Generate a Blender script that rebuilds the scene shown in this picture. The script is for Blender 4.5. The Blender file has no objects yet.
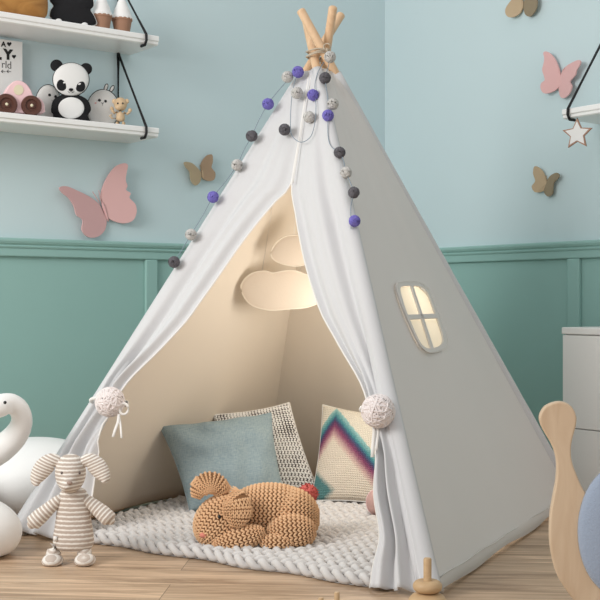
import bpy, bmesh, math, random
import numpy as np
from mathutils import Vector, Matrix, noise
random.seed(7)
PI = math.pi
F_PX = 1165.0
CAM_H = 0.75
SC = bpy.context.scene
COL = SC.collection

# ------------------------------------------------------------------ space helpers
def V(*a): return Vector(a)
CAM = V(0, 0, CAM_H)
def P(px, py, D):
    return V((px-300)/F_PX*D, D, CAM_H + (300-py)/F_PX*D)
def floor_pt(px, py, z=0.0):
    D = (CAM_H-z)*F_PX/(py-300)
    return P(px, py, D)
class Plane:
    def __init__(s, p, n): s.p = p; s.n = n.normalized()
    def hit(s, px, py, off=0.0):
        d = V((px-300)/F_PX, 1, (300-py)/F_PX)
        t = (s.p+s.n*off-CAM).dot(s.n)/d.dot(s.n)
        return CAM + d*t
CORNER = V(.423, 5.8, 0)
DL = V(-.7953, -.6062, 0)     # along the left wall, away from the corner (= into the room off the right wall)
DR = V(.6062, -.7953, 0)      # along the right wall, away from the corner (= into the room off the left wall)
UP = V(0, 0, 1)
def LW(s, n, z): return CORNER + DL*s + DR*n + UP*z
def RW(s, n, z): return CORNER + DR*s + DL*n + UP*z
def lw_plane(n=0): return Plane(LW(0, n, 0), DR)
def rw_plane(n=0): return Plane(RW(0, n, 0), DL)

# ------------------------------------------------------------------ materials
def mat(name, color, rough=.8, bump=0, bscale=200, var=0, vscale=8, sheen=0, transl=0, spec=.3, coat=0, metallic=0):
    m = bpy.data.materials.new(name); m.use_nodes = True
    nt = m.node_tree; nt.nodes.clear(); N = nt.nodes.new; L = nt.links.new
    out = N('ShaderNodeOutputMaterial'); b = N('ShaderNodeBsdfPrincipled')
    b.inputs['Roughness'].default_value = rough
    b.inputs['Specular IOR Level'].default_value = spec
    b.inputs['Metallic'].default_value = metallic
    if sheen: b.inputs['Sheen Weight'].default_value = sheen
    if coat: b.inputs['Coat Weight'].default_value = coat
    c = (*color, 1)
    b.inputs['Base Color'].default_value = c
    tc = N('ShaderNodeTexCoord')
    csock = None
    if var:
        nz = N('ShaderNodeTexNoise'); nz.inputs['Scale'].default_value = vscale; nz.inputs['Detail'].default_value = 5
        L(tc.outputs['Object'], nz.inputs['Vector'])
        mx = N('ShaderNodeMix'); mx.data_type = 'RGBA'
        mx.inputs[6].default_value = tuple(max(0, k*(1-var)) for k in color)+(1,)
        mx.inputs[7].default_value = tuple(min(1, k*(1+var)) for k in color)+(1,)
        L(nz.outputs['Fac'], mx.inputs[0]); L(mx.outputs[2], b.inputs['Base Color']); csock = mx.outputs[2]
    if bump:
        nz = N('ShaderNodeTexNoise'); nz.inputs['Scale'].default_value = bscale; nz.inputs['Detail'].default_value = 4
        L(tc.outputs['Object'], nz.inputs['Vector'])
        bp = N('ShaderNodeBump'); bp.inputs['Strength'].default_value = bump; bp.inputs['Distance'].default_value = .002
        L(nz.outputs['Fac'], bp.inputs['Height']); L(bp.outputs['Normal'], b.inputs['Normal'])
    if transl:
        tr = N('ShaderNodeBsdfTranslucent'); tr.inputs['Color'].default_value = c
        ms = N('ShaderNodeMixShader'); ms.inputs[0].default_value = transl
        L(b.outputs[0], ms.inputs[1]); L(tr.outputs[0], ms.inputs[2]); L(ms.outputs[0], out.inputs['Surface'])
    else:
        L(b.outputs[0], out.inputs['Surface'])
    m['bsdf'] = b.name
    return m
def nodes_of(m): return m.node_tree, m.node_tree.nodes[m['bsdf']]

def wood_mat(name, c1, c2, scale=(3, 40, 40), rough=.5, dist=1.5):
    m = mat(name, c1, rough); nt, b = nodes_of(m); N = nt.nodes.new; L = nt.links.new
    tc = N('ShaderNodeTexCoord'); mp = N('ShaderNodeMapping'); mp.inputs['Scale'].default_value = scale
    nz = N('ShaderNodeTexNoise'); nz.inputs['Scale'].default_value = 1; nz.inputs['Detail'].default_value = 6; nz.inputs['Distortion'].default_value = dist
    cr = N('ShaderNodeValToRGB'); cr.color_ramp.elements[0].position = .3; cr.color_ramp.elements[1].position = .7
    cr.color_ramp.elements[0].color = (*c2, 1); cr.color_ramp.elements[1].color = (*c1, 1)
    L(tc.outputs['Object'], mp.inputs[0]); L(mp.outputs[0], nz.inputs['Vector']); L(nz.outputs['Fac'], cr.inputs[0]); L(cr.outputs[0], b.inputs['Base Color'])
    return m

def floor_mat():
    m = mat('oak_planks', (.4, .3, .2), .42, spec=.35); nt, b = nodes_of(m); N = nt.nodes.new; L = nt.links.new
    tc = N('ShaderNodeTexCoord'); rot = N('ShaderNodeMapping'); rot.inputs['Rotation'].default_value = (0, 0, math.radians(4))
    L(tc.outputs['Object'], rot.inputs[0])
    br = N('ShaderNodeTexBrick'); br.inputs['Scale'].default_value = 1
    br.inputs['Brick Width'].default_value = 1.5; br.inputs['Row Height'].default_value = .16
    br.inputs['Mortar Size'].default_value = .0012; br.inputs['Mortar Smooth'].default_value = .1; br.offset = .37
    br.inputs['Color1'].default_value = (0, 0, 0, 1); br.inputs['Color2'].default_value = (1, 1, 1, 1); br.inputs['Mortar'].default_value = (.5, .5, .5, 1)
    L(rot.outputs[0], br.inputs['Vector'])
    # grain, shifted per plank
    sc = N('ShaderNodeVectorMath'); sc.operation = 'SCALE'; sc.inputs[3].default_value = 7
    L(br.outputs['Color'], sc.inputs[0])
    ad = N('ShaderNodeVectorMath'); ad.operation = 'ADD'; L(rot.outputs[0], ad.inputs[0]); L(sc.outputs[0], ad.inputs[1])
    mp = N('ShaderNodeMapping'); mp.inputs['Scale'].default_value = (1.6, 22, 1); L(ad.outputs[0], mp.inputs[0])
    nz = N('ShaderNodeTexNoise'); nz.inputs['Scale'].default_value = 1; nz.inputs['Detail'].default_value = 8; nz.inputs['Roughness'].default_value = .65; nz.inputs['Distortion'].default_value = 1.2
    L(mp.outputs[0], nz.inputs['Vector'])
    cr = N('ShaderNodeValToRGB'); e = cr.color_ramp.elements
    e[0].position = .34; e[0].color = (.28, .185, .115, 1); e[1].position = .64; e[1].color = (.68, .50, .345, 1)
    L(nz.outputs['Fac'], cr.inputs[0])
    hs = N('ShaderNodeMix'); hs.data_type = 'RGBA'; hs.blend_type = 'MULTIPLY'; hs.inputs[0].default_value = 1
    tint = N('ShaderNodeMix'); tint.data_type = 'RGBA'; tint.inputs[6].default_value = (.86, .84, .82, 1); tint.inputs[7].default_value = (1.08, 1.06, 1.04, 1)
    L(br.outputs['Color'], tint.inputs[0]); L(cr.outputs[0], hs.inputs[6]); L(tint.outputs[2], hs.inputs[7])
    mo = N('ShaderNodeMix'); mo.data_type = 'RGBA'; mo.inputs[7].default_value = (.2, .14, .09, 1)
    L(br.outputs['Fac'], mo.inputs[0]); L(hs.outputs[2], mo.inputs[6]); L(mo.outputs[2], b.inputs['Base Color'])
    bp = N('ShaderNodeBump'); bp.inputs['Strength'].default_value = .15; bp.inputs['Distance'].default_value = .002
    L(nz.outputs['Fac'], bp.inputs['Height']); L(bp.outputs[0], b.inputs['Normal'])
    return m

def stripe_mat(name, axis, period, c1, c2, duty=.5, origin=0.0, wob=.15):
    """stripes perpendicular to an object-space axis"""
    m = mat(name, c1, .95, sheen=.2); nt, b = nodes_of(m); N = nt.nodes.new; L = nt.links.new
    tc = N('ShaderNodeTexCoord'); dt = N('ShaderNodeVectorMath'); dt.operation = 'DOT_PRODUCT'
    nz = N('ShaderNodeTexNoise'); nz.inputs['Scale'].default_value = 120; nz.inputs['Detail'].default_value = 3
    L(tc.outputs['Object'], nz.inputs['Vector'])
    L(tc.outputs['Object'], dt.inputs[0]); dt.inputs[1].default_value = tuple(Vector(axis).normalized()/period)
    ad = N('ShaderNodeMath'); ad.operation = 'MULTIPLY_ADD'; L(nz.outputs['Fac'], ad.inputs[0]); ad.inputs[1].default_value = wob*2; L(dt.outputs['Value'], ad.inputs[2])
    fr = N('ShaderNodeMath'); fr.operation = 'FRACT'; L(ad.outputs[0], fr.inputs[0])
    cr = N('ShaderNodeValToRGB'); cr.color_ramp.interpolation = 'LINEAR'; e = cr.color_ramp.elements
    e[0].position = duty-.08; e[0].color = (*c1, 1); e[1].position = duty+.08; e[1].color = (*c2, 1)
    x = e.new(.97); x.color = (*c2, 1); x = e.new(.999); x.color = (*c1, 1)
    L(fr.outputs[0], cr.inputs[0]); L(cr.outputs[0], b.inputs['Base Color'])
    bp = N('ShaderNodeBump'); bp.inputs['Strength'].default_value = .6; bp.inputs['Distance'].default_value = .003
    L(nz.outputs['Fac'], bp.inputs['Height']); L(bp.outputs[0], b.inputs['Normal'])
    return m

M = {}
M['wall'] = mat('wall_paint', (.60, .73, .76), .75, bump=.05, bscale=60, var=.03, vscale=1.2)
M['wains'] = mat('wainscot_paint', (.31, .51, .475), .5, bump=.03, bscale=90, var=.03, vscale=2)
M['floor'] = floor_mat()
M['canvas'] = mat('white_canvas', (.71, .71, .72), .92, bump=.25, bscale=350, sheen=.1, transl=.12, spec=.1)
M['canvas_flat'] = mat('white_canvas_panel', (.80, .775, .745), .92, bump=.25, bscale=350, var=.02, vscale=5, transl=.15, spec=.1)
M['added_lining'] = mat('warm_light_lining', (.87, .785, .67), .95, bump=.2, bscale=300, transl=.1, spec=.05)  # added sheet inside the white canvas; warm interior light is put into its colour
M['winframe'] = mat('window_border', (.68, .66, .63), .95, bump=.2, bscale=300)
M['pane'] = mat('window_gauze', (.95, .90, .80), .95, bump=.1, bscale=400, transl=.42)
M['edge_cream'] = mat('cream_stitching', (.90, .82, .70), .95)
M['cloud'] = mat('cloud_felt', (.88, .78, .66), .98, bump=.4, bscale=150, transl=.2)
M['pole'] = wood_mat('pine_pole', (.80, .57, .37), (.68, .45, .27), (30, 30, 4))
M['rope'] = mat('hemp_rope', (.52, .44, .34), .95, bump=.5, bscale=500)
M['white'] = mat('white_lacquer', (.91, .91, .90), .35, spec=.4, coat=.1)
M['dresser'] = mat('white_dresser', (.90, .885, .86), .45, spec=.3)
M['gapdark'] = mat('gap_dark', (.2, .19, .18), .8)
M['black'] = mat('black_metal', (.012, .012, .014), .5)
M['blackcloth'] = mat('black_plush', (.014, .014, .016), .9, bump=.2)
M['whitecloth'] = mat('white_plush', (.82, .82, .81), .95, bump=.2, sheen=.1)
M['greycloth'] = mat('pale_grey_plush', (.74, .73, .71), .95, bump=.2, sheen=.1)
M['eye'] = mat('black_bead', (.008, .008, .008), .15, spec=.6)
M['blush'] = mat('blush_pink', (.7, .4, .38), .95)
M['pinkwood'] = mat('pink_paint', (.84, .58, .60), .45)
M['brownwood'] = mat('dark_wheel_wood', (.10, .042, .03), .35)
M['cream'] = mat('cream_paint', (.72, .66, .48), .6)
M['pinkfly'] = mat('pink_card', (.76, .47, .46), .7, var=.03)
M['pinkfly2'] = mat('dusty_pink_card', (.72, .44, .44), .7, var=.03)
M['tanfly'] = mat('tan_card', (.52, .40, .26), .7, var=.08)
M['brownfly'] = mat('brown_card', (.38, .27, .18), .7, var=.08)
M['tan2fly'] = mat('olive_tan_card', (.30, .24, .16), .7, var=.08)
M['poster'] = mat('poster_paper', (.80, .80, .79), .8)
M['ink'] = mat('poster_ink', (.02, .02, .02), .8)
M['inkgrey'] = mat('poster_thin_ink', (.12, .12, .12), .8)
M['caramel'] = wood_mat('caramel_wood', (.52, .27, .08), (.33, .15, .04), (8, 8, 22), .45)
M['cup'] = mat('brown_cone', (.36, .20, .13), .7, bump=.3, bscale=90)
M['icing'] = mat('white_swirl', (.85, .84, .83), .8)
M['figwood'] = wood_mat('figurine_wood', (.70, .52, .33), (.60, .43, .26), (20, 20, 40), .45)
M['purple'] = mat('purple_felt', (.19, .165, .52), .95, bump=.6, bscale=260, var=.35, vscale=220)
M['darkball'] = mat('charcoal_felt', (.13, .125, .14), .95, bump=.6, bscale=260, var=.5, vscale=250)
M['lightball'] = mat('pale_grey_felt', (.56, .55, .53), .95, bump=.6, bscale=260, var=.35, vscale=200)
M['string'] = mat('blue_grey_string', (.24, .30, .36), .9)
M['yarn'] = mat('blush_white_yarn', (.84, .77, .755), .97, bump=.5, bscale=400, sheen=.2)
M['ribbon'] = mat('white_ribbon', (.82, .80, .77), .9, bump=.1)
M['swan'] = mat('white_swan', (.88, .875, .865), .5, sheen=.1, spec=.3)
M['rug'] = mat('chunky_wool', (.64, .62, .605), .97, bump=.4, bscale=260, var=.05, vscale=10, sheen=.2)
M['crochet'] = mat('ochre_crochet', (.78, .50, .29), .95, bump=.4, bscale=400, var=.08, vscale=20, sheen=.1)
M['crochet_dark'] = mat('ochre_crochet_gaps', (.22, .11, .05), .98)
M['coral'] = mat('coral_yarn', (.68, .16, .14), .95, bump=.6, bscale=200)
M['nosepink'] = mat('nose_pink', (.72, .26, .20), .95)
M['knit'] = mat('white_knit', (.88, .87, .84), .96, bump=.3, bscale=300)
M['knitgap'] = mat('knit_gaps', (.07, .06, .06), .98)
M['pinkball'] = mat('dusty_pink_plush', (.52, .33, .30), .95, bump=.5, bscale=150)
M['beech'] = wood_mat('beech', (.69, .54, .385), (.58, .42, .28), (25, 25, 5), .45, 1.0)
M['toywood'] = wood_mat('toy_wood', (.60, .42, .24), (.50, .33, .18), (14, 14, 40), .45)
M['bluepad'] = mat('blue_felt_pad', (.33, .40, .52), .97, bump=.6, bscale=220, sheen=.3)
M['gold'] = wood_mat('star_wood', (.42, .24, .16), (.34, .18, .12), (40, 40, 40), .5)

def denim():
    m = mat('blue_linen', (.14, .235, .28), .95); nt, b = nodes_of(m); N = nt.nodes.new; L = nt.links.new
    tc = N('ShaderNodeTexCoord')
    outs = []
    for sc_ in ((900, 60, 60), (60, 60, 900)):
        mp = N('ShaderNodeMapping'); mp.inputs['Scale'].default_value = sc_; L(tc.outputs['Object'], mp.inputs[0])
        nz = N('ShaderNodeTexNoise'); nz.inputs['Scale'].default_value = 1; nz.inputs['Detail'].default_value = 3; L(mp.outputs[0], nz.inputs['Vector']); outs.append(nz.outputs['Fac'])
    ad = N('ShaderNodeMath'); ad.operation = 'ADD'; L(outs[0], ad.inputs[0]); L(outs[1], ad.inputs[1])
    cr = N('ShaderNodeValToRGB'); e = cr.color_ramp.elements; e[0].position = .6; e[0].color = (.19, .275, .315, 1); e[1].position = 1.05; e[1].color = (.33, .41, .43, 1)
    hv = N('ShaderNodeMath'); hv.operation = 'MULTIPLY'; hv.inputs[1].default_value = .87; L(ad.outputs[0], hv.inputs[0])
    L(hv.outputs[0], cr.inputs[0]); L(cr.outputs[0], b.inputs['Base Color'])
    bp = N('ShaderNodeBump'); bp.inputs['Strength'].default_value = .4; bp.inputs['Distance'].default_value = .002; L(ad.outputs[0], bp.inputs['Height']); L(bp.outputs[0], b.inputs['Normal'])
    return m
M['denim'] = denim()

# ------------------------------------------------------------------ object helpers
class MB:
    """collects verts / faces in world space"""
    def __init__(s): s.v = []; s.f = []; s.mi = []; s.uv = None
    def add(s, vs, fs, mi=0):
        o = len(s.v); s.v.extend(vs); s.f.extend([tuple(i+o for i in f) for f in fs]); s.mi.extend([mi]*len(fs)); return s
def mesh_obj(name, mb, mats, base=V(0,0,0), parent=None, smooth=True):
    me = bpy.data.meshes.new(name)
    me.from_pydata([tuple(Vector(v)-base) for v in mb.v], [], mb.f)
    if not isinstance(mats, (list, tuple)): mats = [mats]
    for m in mats: me.materials.append(m)
    if len(mats) > 1: me.polygons.foreach_set('material_index', mb.mi)
    me.validate(); me.update()
    bm = bmesh.new(); bm.from_mesh(me); bmesh.ops.recalc_face_normals(bm, faces=bm.faces); bm.to_mesh(me); bm.free()
    if smooth:
        me.polygons.foreach_set('use_smooth', [True]*len(me.polygons))
    o = bpy.data.objects.new(name, me); COL.objects.link(o)
    if parent is None: o.location = base
    else: o.parent = parent
    return o
def auto_smooth(o, ang=35):
    me = o.data; bm = bmesh.new(); bm.from_mesh(me)
    for e in bm.edges:
        if len(e.link_faces) == 2 and e.calc_face_angle(0) > math.radians(ang): e.smooth = False
    bm.to_mesh(me); bm.free(); return o
class Thing:
    def __init__(s, name, label, cat, base, group=None):
        s.base = Vector(base); o = bpy.data.objects.new(name, None); COL.objects.link(o); o.location = s.base
        o.empty_display_size = .05
        o['label'] = label; o['category'] = cat
        if group: o['group'] = group
        s.o = o
    def part(s, name, mb, m, parent=None, smooth=True, label=None, ang=None):
        p = mesh_obj(name, mb, m, s.base, parent or s.o, smooth)
        if label: p['label'] = label
        if ang: auto_smooth(p, ang)
        return p
def single(name, mb, m, base, label, cat, group=None, ang=None, smooth=True):
    o = mesh_obj(name, mb, m, Vector(base), None, smooth); o['label'] = label; o['category'] = cat
    if group: o['group'] = group
    if ang: auto_smooth(o, ang)
    return o
def struct(name, mb, m, smooth=False, parent=None):
    o = mesh_obj(name, mb, m, V(0,0,0), parent, smooth)
    if parent is None: o['kind'] = 'structure'
    return o
def bevel(o, w, seg=2):
    md = o.modifiers.new('bevel', 'BEVEL'); md.width = w; md.segments = seg; md.limit_method = 'ANGLE'; md.angle_limit = math.radians(40); return o
def subsurf(o, n=1):
    md = o.modifiers.new('sub', 'SUBSURF'); md.levels = n; md.render_levels = n; return o

# ------------------------------------------------------------------ shape helpers (all return into an MB)
BOXF = [(0,1,3,2),(4,6,7,5),(0,4,5,1),(2,3,7,6),(0,2,6,4),(1,5,7,3)]
def box_fr(mb, fn, a, b, mi=0):
    vs = [fn(x, y, z) for x in (a[0], b[0]) for y in (a[1], b[1]) for z in (a[2], b[2])]
    return mb.add(vs, BOXF, mi)
_us = None
def unit_sphere(seg=10, ring=6):
    vs = [(0,0,1)]; fs = []
    for i in range(1, ring):
        a = PI*i/ring
        for j in range(seg):
            b = 2*PI*j/seg; vs.append((math.sin(a)*math.cos(b), math.sin(a)*math.sin(b), math.cos(a)))
    vs.append((0,0,-1)); n = len(vs)-1
    for j in range(seg): fs.append((0, 1+j, 1+(j+1)%seg))
    for i in range(ring-2):
        for j in range(seg):
            a = 1+i*seg+j; b = 1+i*seg+(j+1)%seg; fs.append((a, a+seg, b+seg, b))
    for j in range(seg): fs.append((n, 1+(ring-2)*seg+(j+1)%seg, 1+(ring-2)*seg+j))
    return vs, fs
def ell(mb, c, ax, seg=24, ring=14, mi=0, fn=None):
    """ax: three semi-axis vectors, or three radii"""
    vs, fs = unit_sphere(seg, ring)
    if not isinstance(ax[0], Vector): ax = [V(ax[0],0,0), V(0,ax[1],0), V(0,0,ax[2])]
    out = []
    for v in vs:
        w = Vector(v)
        if fn: w = fn(w)
        out.append(c + ax[0]*w.x + ax[1]*w.y + ax[2]*w.z)
    return mb.add(out, fs, mi)
def frame_of(t):
    t = t.normalized(); a = UP if abs(t.z) < .9 else V(1,0,0)
    x = t.cross(a).normalized(); y = x.cross(t).normalized(); return x, y
def tube(mb, pts, r, seg=10, closed=False, mi=0, caps=True):
    n = len(pts); rs = r if isinstance(r, (list, tuple)) else [r]*n
    px = None; vs = []; fs = []
    for i, p in enumerate(pts):
        if closed: t = pts[(i+1) % n]-pts[i-1]
        else: t = pts[min(i+1, n-1)]-pts[max(i-1, 0)]
        t = t.normalized()
        if px is None: x, y = frame_of(t)
        else:
            x = (px - t*px.dot(t)).normalized(); y = t.cross(x)
        px = x
        for k in range(seg):
            a = 2*PI*k/seg; vs.append(p + (x*math.cos(a)+y*math.sin(a))*rs[i])
    m = n if closed else n-1
    for i in range(m):
        for k in range(seg):
            a = i*seg+k; b = i*seg+(k+1)%seg; c = ((i+1)%n)*seg+(k+1)%seg; d = ((i+1)%n)*seg+k; fs.append((a, b, c, d))
    if caps and not closed:
        fs.append(tuple(range(seg))[::-1]); fs.append(tuple((n-1)*seg+k for k in range(seg)))
    return mb.add(vs, fs, mi)
def catmull(pts, n=6, closed=False):
    out = []; N_ = len(pts); m = N_ if closed else N_-1
    for i in range(m):
        if closed: p0, p1, p2, p3 = pts[i-1], pts[i], pts[(i+1)%N_], pts[(i+2)%N_]
        else: p0, p1, p2, p3 = pts[max(i-1,0)], pts[i], pts[i+1], pts[min(i+2, N_-1)]
        for k in range(n):
            t = k/n
            out.append(tuple(.5*((2*b)+(-a+c)*t+(2*a-5*b+4*c-d)*t*t+(-a+3*b-3*c+d)*t**3) for a, b, c, d in zip(p0, p1, p2, p3)))
    if not closed: out.append(tuple(pts[-1]))
    return out
def lathe(mb, c, prof, seg=28, axis=UP, mi=0):
    x, y = frame_of(axis); vs = []; fs = []; n = len(prof)
    for r, h in prof:
        for k in range(seg):
            a = 2*PI*k/seg; vs.append(c + axis*h + (x*math.cos(a)+y*math.sin(a))*max(r, 1e-5))
    for i in range(n-1):
        for k in range(seg):
            fs.append((i*seg+k, i*seg+(k+1)%seg, (i+1)*seg+(k+1)%seg, (i+1)*seg+k))
    fs.append(tuple(range(seg))); fs.append(tuple((n-1)*seg+k for k in range(seg)))
    return mb.add(vs, fs, mi)
def plate(mb, pts3, nrm, th, mi=0):
    """extruded outline; pts3 is the front outline, nrm points to the viewer side"""
    n = len(pts3); vs = list(pts3)+[p-nrm*th for p in pts3]
    fs = [tuple(range(n)), tuple(range(2*n-1, n-1, -1))]+[(i, (i+1)%n, n+(i+1)%n, n+i) for i in range(n)]
    return mb.add(vs, fs, mi)
def puff(mb, pts3, nrm, th, back=None, rings=6, mi=0):
    """domed soft shape over a star-convex outline"""
    back = th if back is None else back
    n = len(pts3); c = sum(pts3, V(0,0,0))/n; vs = []; fs = []
    levels = []
    for i in range(rings): a = PI/2*(1-i/rings); levels.append((math.cos(a)**.9 if i else 0, math.sin(a)*th))
    levels = [l for l in levels if l[0] > 0]
    lv = levels+[(1, 0)]+[(l[0], -l[1]/max(th,1e-6)*back) for l in reversed(levels)]
    vs.append(c+nrm*th)
    for k, h in lv:
        for p in pts3: vs.append(c+(p-c)*k+nrm*h)
    vs.append(c-nrm*back)
    for j in range(n): fs.append((0, 1+j, 1+(j+1)%n))
    for i in range(len(lv)-1):
        for j in range(n):
            a = 1+i*n+j; b = 1+i*n+(j+1)%n; fs.append((a, a+n, b+n, b))
    last = len(vs)-1
    for j in range(n): fs.append((last, 1+(len(lv)-1)*n+(j+1)%n, 1+(len(lv)-1)*n+j))
    return mb.add(vs, fs, mi)
def circ(cx, cy, rx, ry=None, n=28, rot=0):
    ry = rx if ry is None else ry; out = []
    for k in range(n):
        a = 2*PI*k/n; x = rx*math.cos(a); y = ry*math.sin(a)
        out.append((cx+x*math.cos(rot)-y*math.sin(rot), cy+x*math.sin(rot)+y*math.cos(rot)))
    return out
def onp(pl, pts, off=0.0): return [pl.hit(x, y, off) for x, y in pts]

# fast stitched surfaces
SV, SF = unit_sphere(7, 5)
SVn = np.array(SV)
def stitches_to(mb, items, mi=0):
    """items: (center, a, b, c) numpy vectors"""
    base = len(mb.v)
    for k, (c, a, b, d) in enumerate(items):
        w = c + SVn[:, :1]*a + SVn[:, 1:2]*b + SVn[:, 2:3]*d
        o = len(mb.v); mb.v.extend([Vector(t) for t in w.tolist()]); mb.f.extend([tuple(i+o for i in f) for f in SF]); mb.mi.extend([mi]*len(SF))
def knit(mb, S, nu, nv, wrap_u=False, skip=None, fat=1.0, lift=.35, ang=.55, mi=0, thick=None, ln=.62):
    """V stitches over S(u,v); columns run along v"""
    e = .002; items = []
    for i in range(nu):
        for j in range(nv):
            u = (i+.5)/nu; v = (j+.5)/nv
            p = np.array(S(u, v)); pu = (np.array(S(u+e, v))-np.array(S(u-e, v)))/(2*e)/nu; pv = (np.array(S(u, v+e))-np.array(S(u, v-e)))/(2*e)/nv
            lu = np.linalg.norm(pu); lvv = np.linalg.norm(pv)
            if lu < 1e-6 or lvv < 1e-6: continue
            n = np.cross(pu, pv); n /= (np.linalg.norm(n)+1e-12)
            if skip and skip(p): continue
            tu = pu/lu; tv = pv/lvv
            for sgn in (-1, 1):
                d = tv*math.cos(ang)*1.0 + tu*math.sin(ang)*(-sgn); b = np.cross(n, d)
                L_ = lvv*ln/math.cos(ang)*1.15; W = lu*.27*fat; T = (thick or W*.9)
                items.append((p + tu*sgn*lu*.25 + n*T*lift, d*L_, b*W, n*T))
    stitches_to(mb, items, mi)

# ================================================================== ROOM
mb = MB(); box_fr(mb, lambda s, n, z: LW(s, n, z), (-.1, -.1, -.05), (6.0, 0, 2.7)); wall_l = struct('wall_left', mb, M['wall'])
mb = MB(); box_fr(mb, lambda s, n, z: RW(s, n, z), (0, -.1, -.05), (6.0, 0, 2.7)); wall_r = struct('wall_right', mb, M['wall'])
mb = MB(); box_fr(mb, lambda x, y, z: V(x, y, z), (-6, -2.5, -.08), (5.5, 6.2, 0)); struct('floor', mb, M['floor'])
RAIL = .978
def wainscot(fn, stiles, s0, nm):
    mb = MB(); box_fr(mb, fn, (s0, 0, 0), (6.0, .008, RAIL-.02)); struct('trim_%d' % nm[0], mb, M['wains'])
    mb = MB()
    box_fr(mb, fn, (s0, .008, RAIL-.056), (6.0, .026, RAIL-.015))
    box_fr(mb, fn, (s0, .008, .0), (6.0, .026, .13))
    for a, b in stiles: box_fr(mb, fn, (a, .008, .13), (b, .026, RAIL-.056))
    bevel(struct('trim_%d' % nm[1], mb, M['wains']), .005, 2)
    mb = MB()                                        # moulded cap rail, profile swept along the wall
    prof = [(0, RAIL-.022), (.030, RAIL-.022), (.033, RAIL-.016), (.029, RAIL-.010), (.036, RAIL-.004), (.040, RAIL+.004), (.040, RAIL+.011), (.036, RAIL+.016), (0, RAIL+.016)]
    vs = [fn(s, n, z) for s in (s0, 6.0) for n, z in prof]; k = len(prof)
    fs = [(i, i+1, k+i+1, k+i) for i in range(k-1)]+[tuple(range(k)), tuple(range(k, 2*k))]
    mb.add(vs, fs); struct('trim_%d' % nm[2], mb, M['wains'])
def sL(px, n=0): 
    p = lw_plane(n).hit(px, 300); return (p-CORNER).dot(DL)
def sR(px, n=0):
    p = rw_plane(n).hit(px, 300); return (p-CORNER).dot(DR)
a, b = sL(155), sL(143)
wainscot(lambda s, n, z: LW(s, n, z), [(0.03, .10), (a, b), (a+1.0, b+1.0), (a+2, b+2), (a-.95, b-.95), (a+3, b+3)], .0, (1, 2, 3))
a2, b2 = sR(571), sR(583)
wainscot(lambda s, n, z: RW(s, n, z), [(0.03, .10), (a2, b2), (a2+.9, b2+.9), (a2+1.8, b2+1.8), (a2+2.7, b2+2.7)], .03, (4, 5, 6))

# ================================================================== TENT
FOOT = {'F': floor_pt(431, 598), 'L': floor_pt(18, 535), 'R': floor_pt(572, 502), 'B': P(262, 300+CAM_H*F_PX/4.95, 4.95)}
TIP = {'R': (301, 11), 'F': (306, 20), 'L': (341, 15), 'B': (333, 8)}
def cross_pt(k, D):
    tx, ty = TIP[k]; f = FOOT[k]; fx = 300+f.x/f.y*F_PX; fy = 300-(f.z-CAM_H)/f.y*F_PX
    t = (55-ty)/(fy-ty); return P(tx+(fx-tx)*t, 55, D)
CP = {'F': cross_pt('F', 4.03), 'R': cross_pt('R', 3.995), 'L': cross_pt('L', 4.075), 'B': cross_pt('B', 4.045)}
DIR = {k: (CP[k]-FOOT[k]) for k in CP}
def pole_at(k, t): return FOOT[k]+DIR[k]*t       # t = 1 at the lashing
def t_for_y(k, y):
    # pole parameter where it projects to image row y
    lo, hi = 0.0, 1.4
    for _ in range(50):
        m = (lo+hi)/2; p = pole_at(k, m); yy = 300-(p.z-CAM_H)/p.y*F_PX
        if yy > y: lo = m
        else: hi = m
    return lo
centre = sum(FOOT.values(), V(0,0,0))/4
tent = Thing('play_tent', 'large white canvas teepee play tent with wooden poles in the room corner', 'tent', centre)
poles = {}
for k in 'FLRB':
    te = t_for_y(k, TIP[k][1]); mb = MB()
    r = .0150
    pts = [pole_at(k, te*i/8) for i in range(9)]; end = (pts[-1]-pts[-2]).normalized()
    tube(mb, pts+[pts[-1]+end*.004, pts[-1]+end*.007], [r]*9+[r*.85, r*.5], 16)
    for v in mb.v: v.z = max(v.z, 0.001)
    poles[k] = tent.part('pole', mb, M['pole'], ang=50)
# sleeves
T_TOP = {'F': t_for_y('F', 71), 'L': t_for_y('L', 75), 'R': t_for_y('R', 74), 'B': t_for_y('B', 76)}
for k in 'FLRB':
    mb = MB(); pts = []; rs = []
    for i in range(29):
        t = T_TOP[k]*i/28; p = pole_at(k, t); p.z = max(p.z, .012)
        pts.append(p); rs.append((.034-.015*(i/28)**.7)*(1+.05*noise.noise(V(i*.9, ord(k), 0))))
    tube(mb, pts, rs, 18)
    for v in mb.v: v.z = max(v.z, .004)
    tent.part('pole_sleeve', mb, M['canvas'])
def line_plane(ka, kb):
    n = (FOOT[kb]-FOOT[ka]).cross(DIR[ka]+DIR[kb]); n.normalize()
    if n.dot(FOOT[ka]-centre) < 0: n = -n
    return Plane((FOOT[ka]+FOOT[kb])/2, n)
FRONT = line_plane('L', 'F'); RIGHT = line_plane('F', 'R'); LEFTP = line_plane('L', 'B'); BACK = line_plane('B', 'R')
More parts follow.
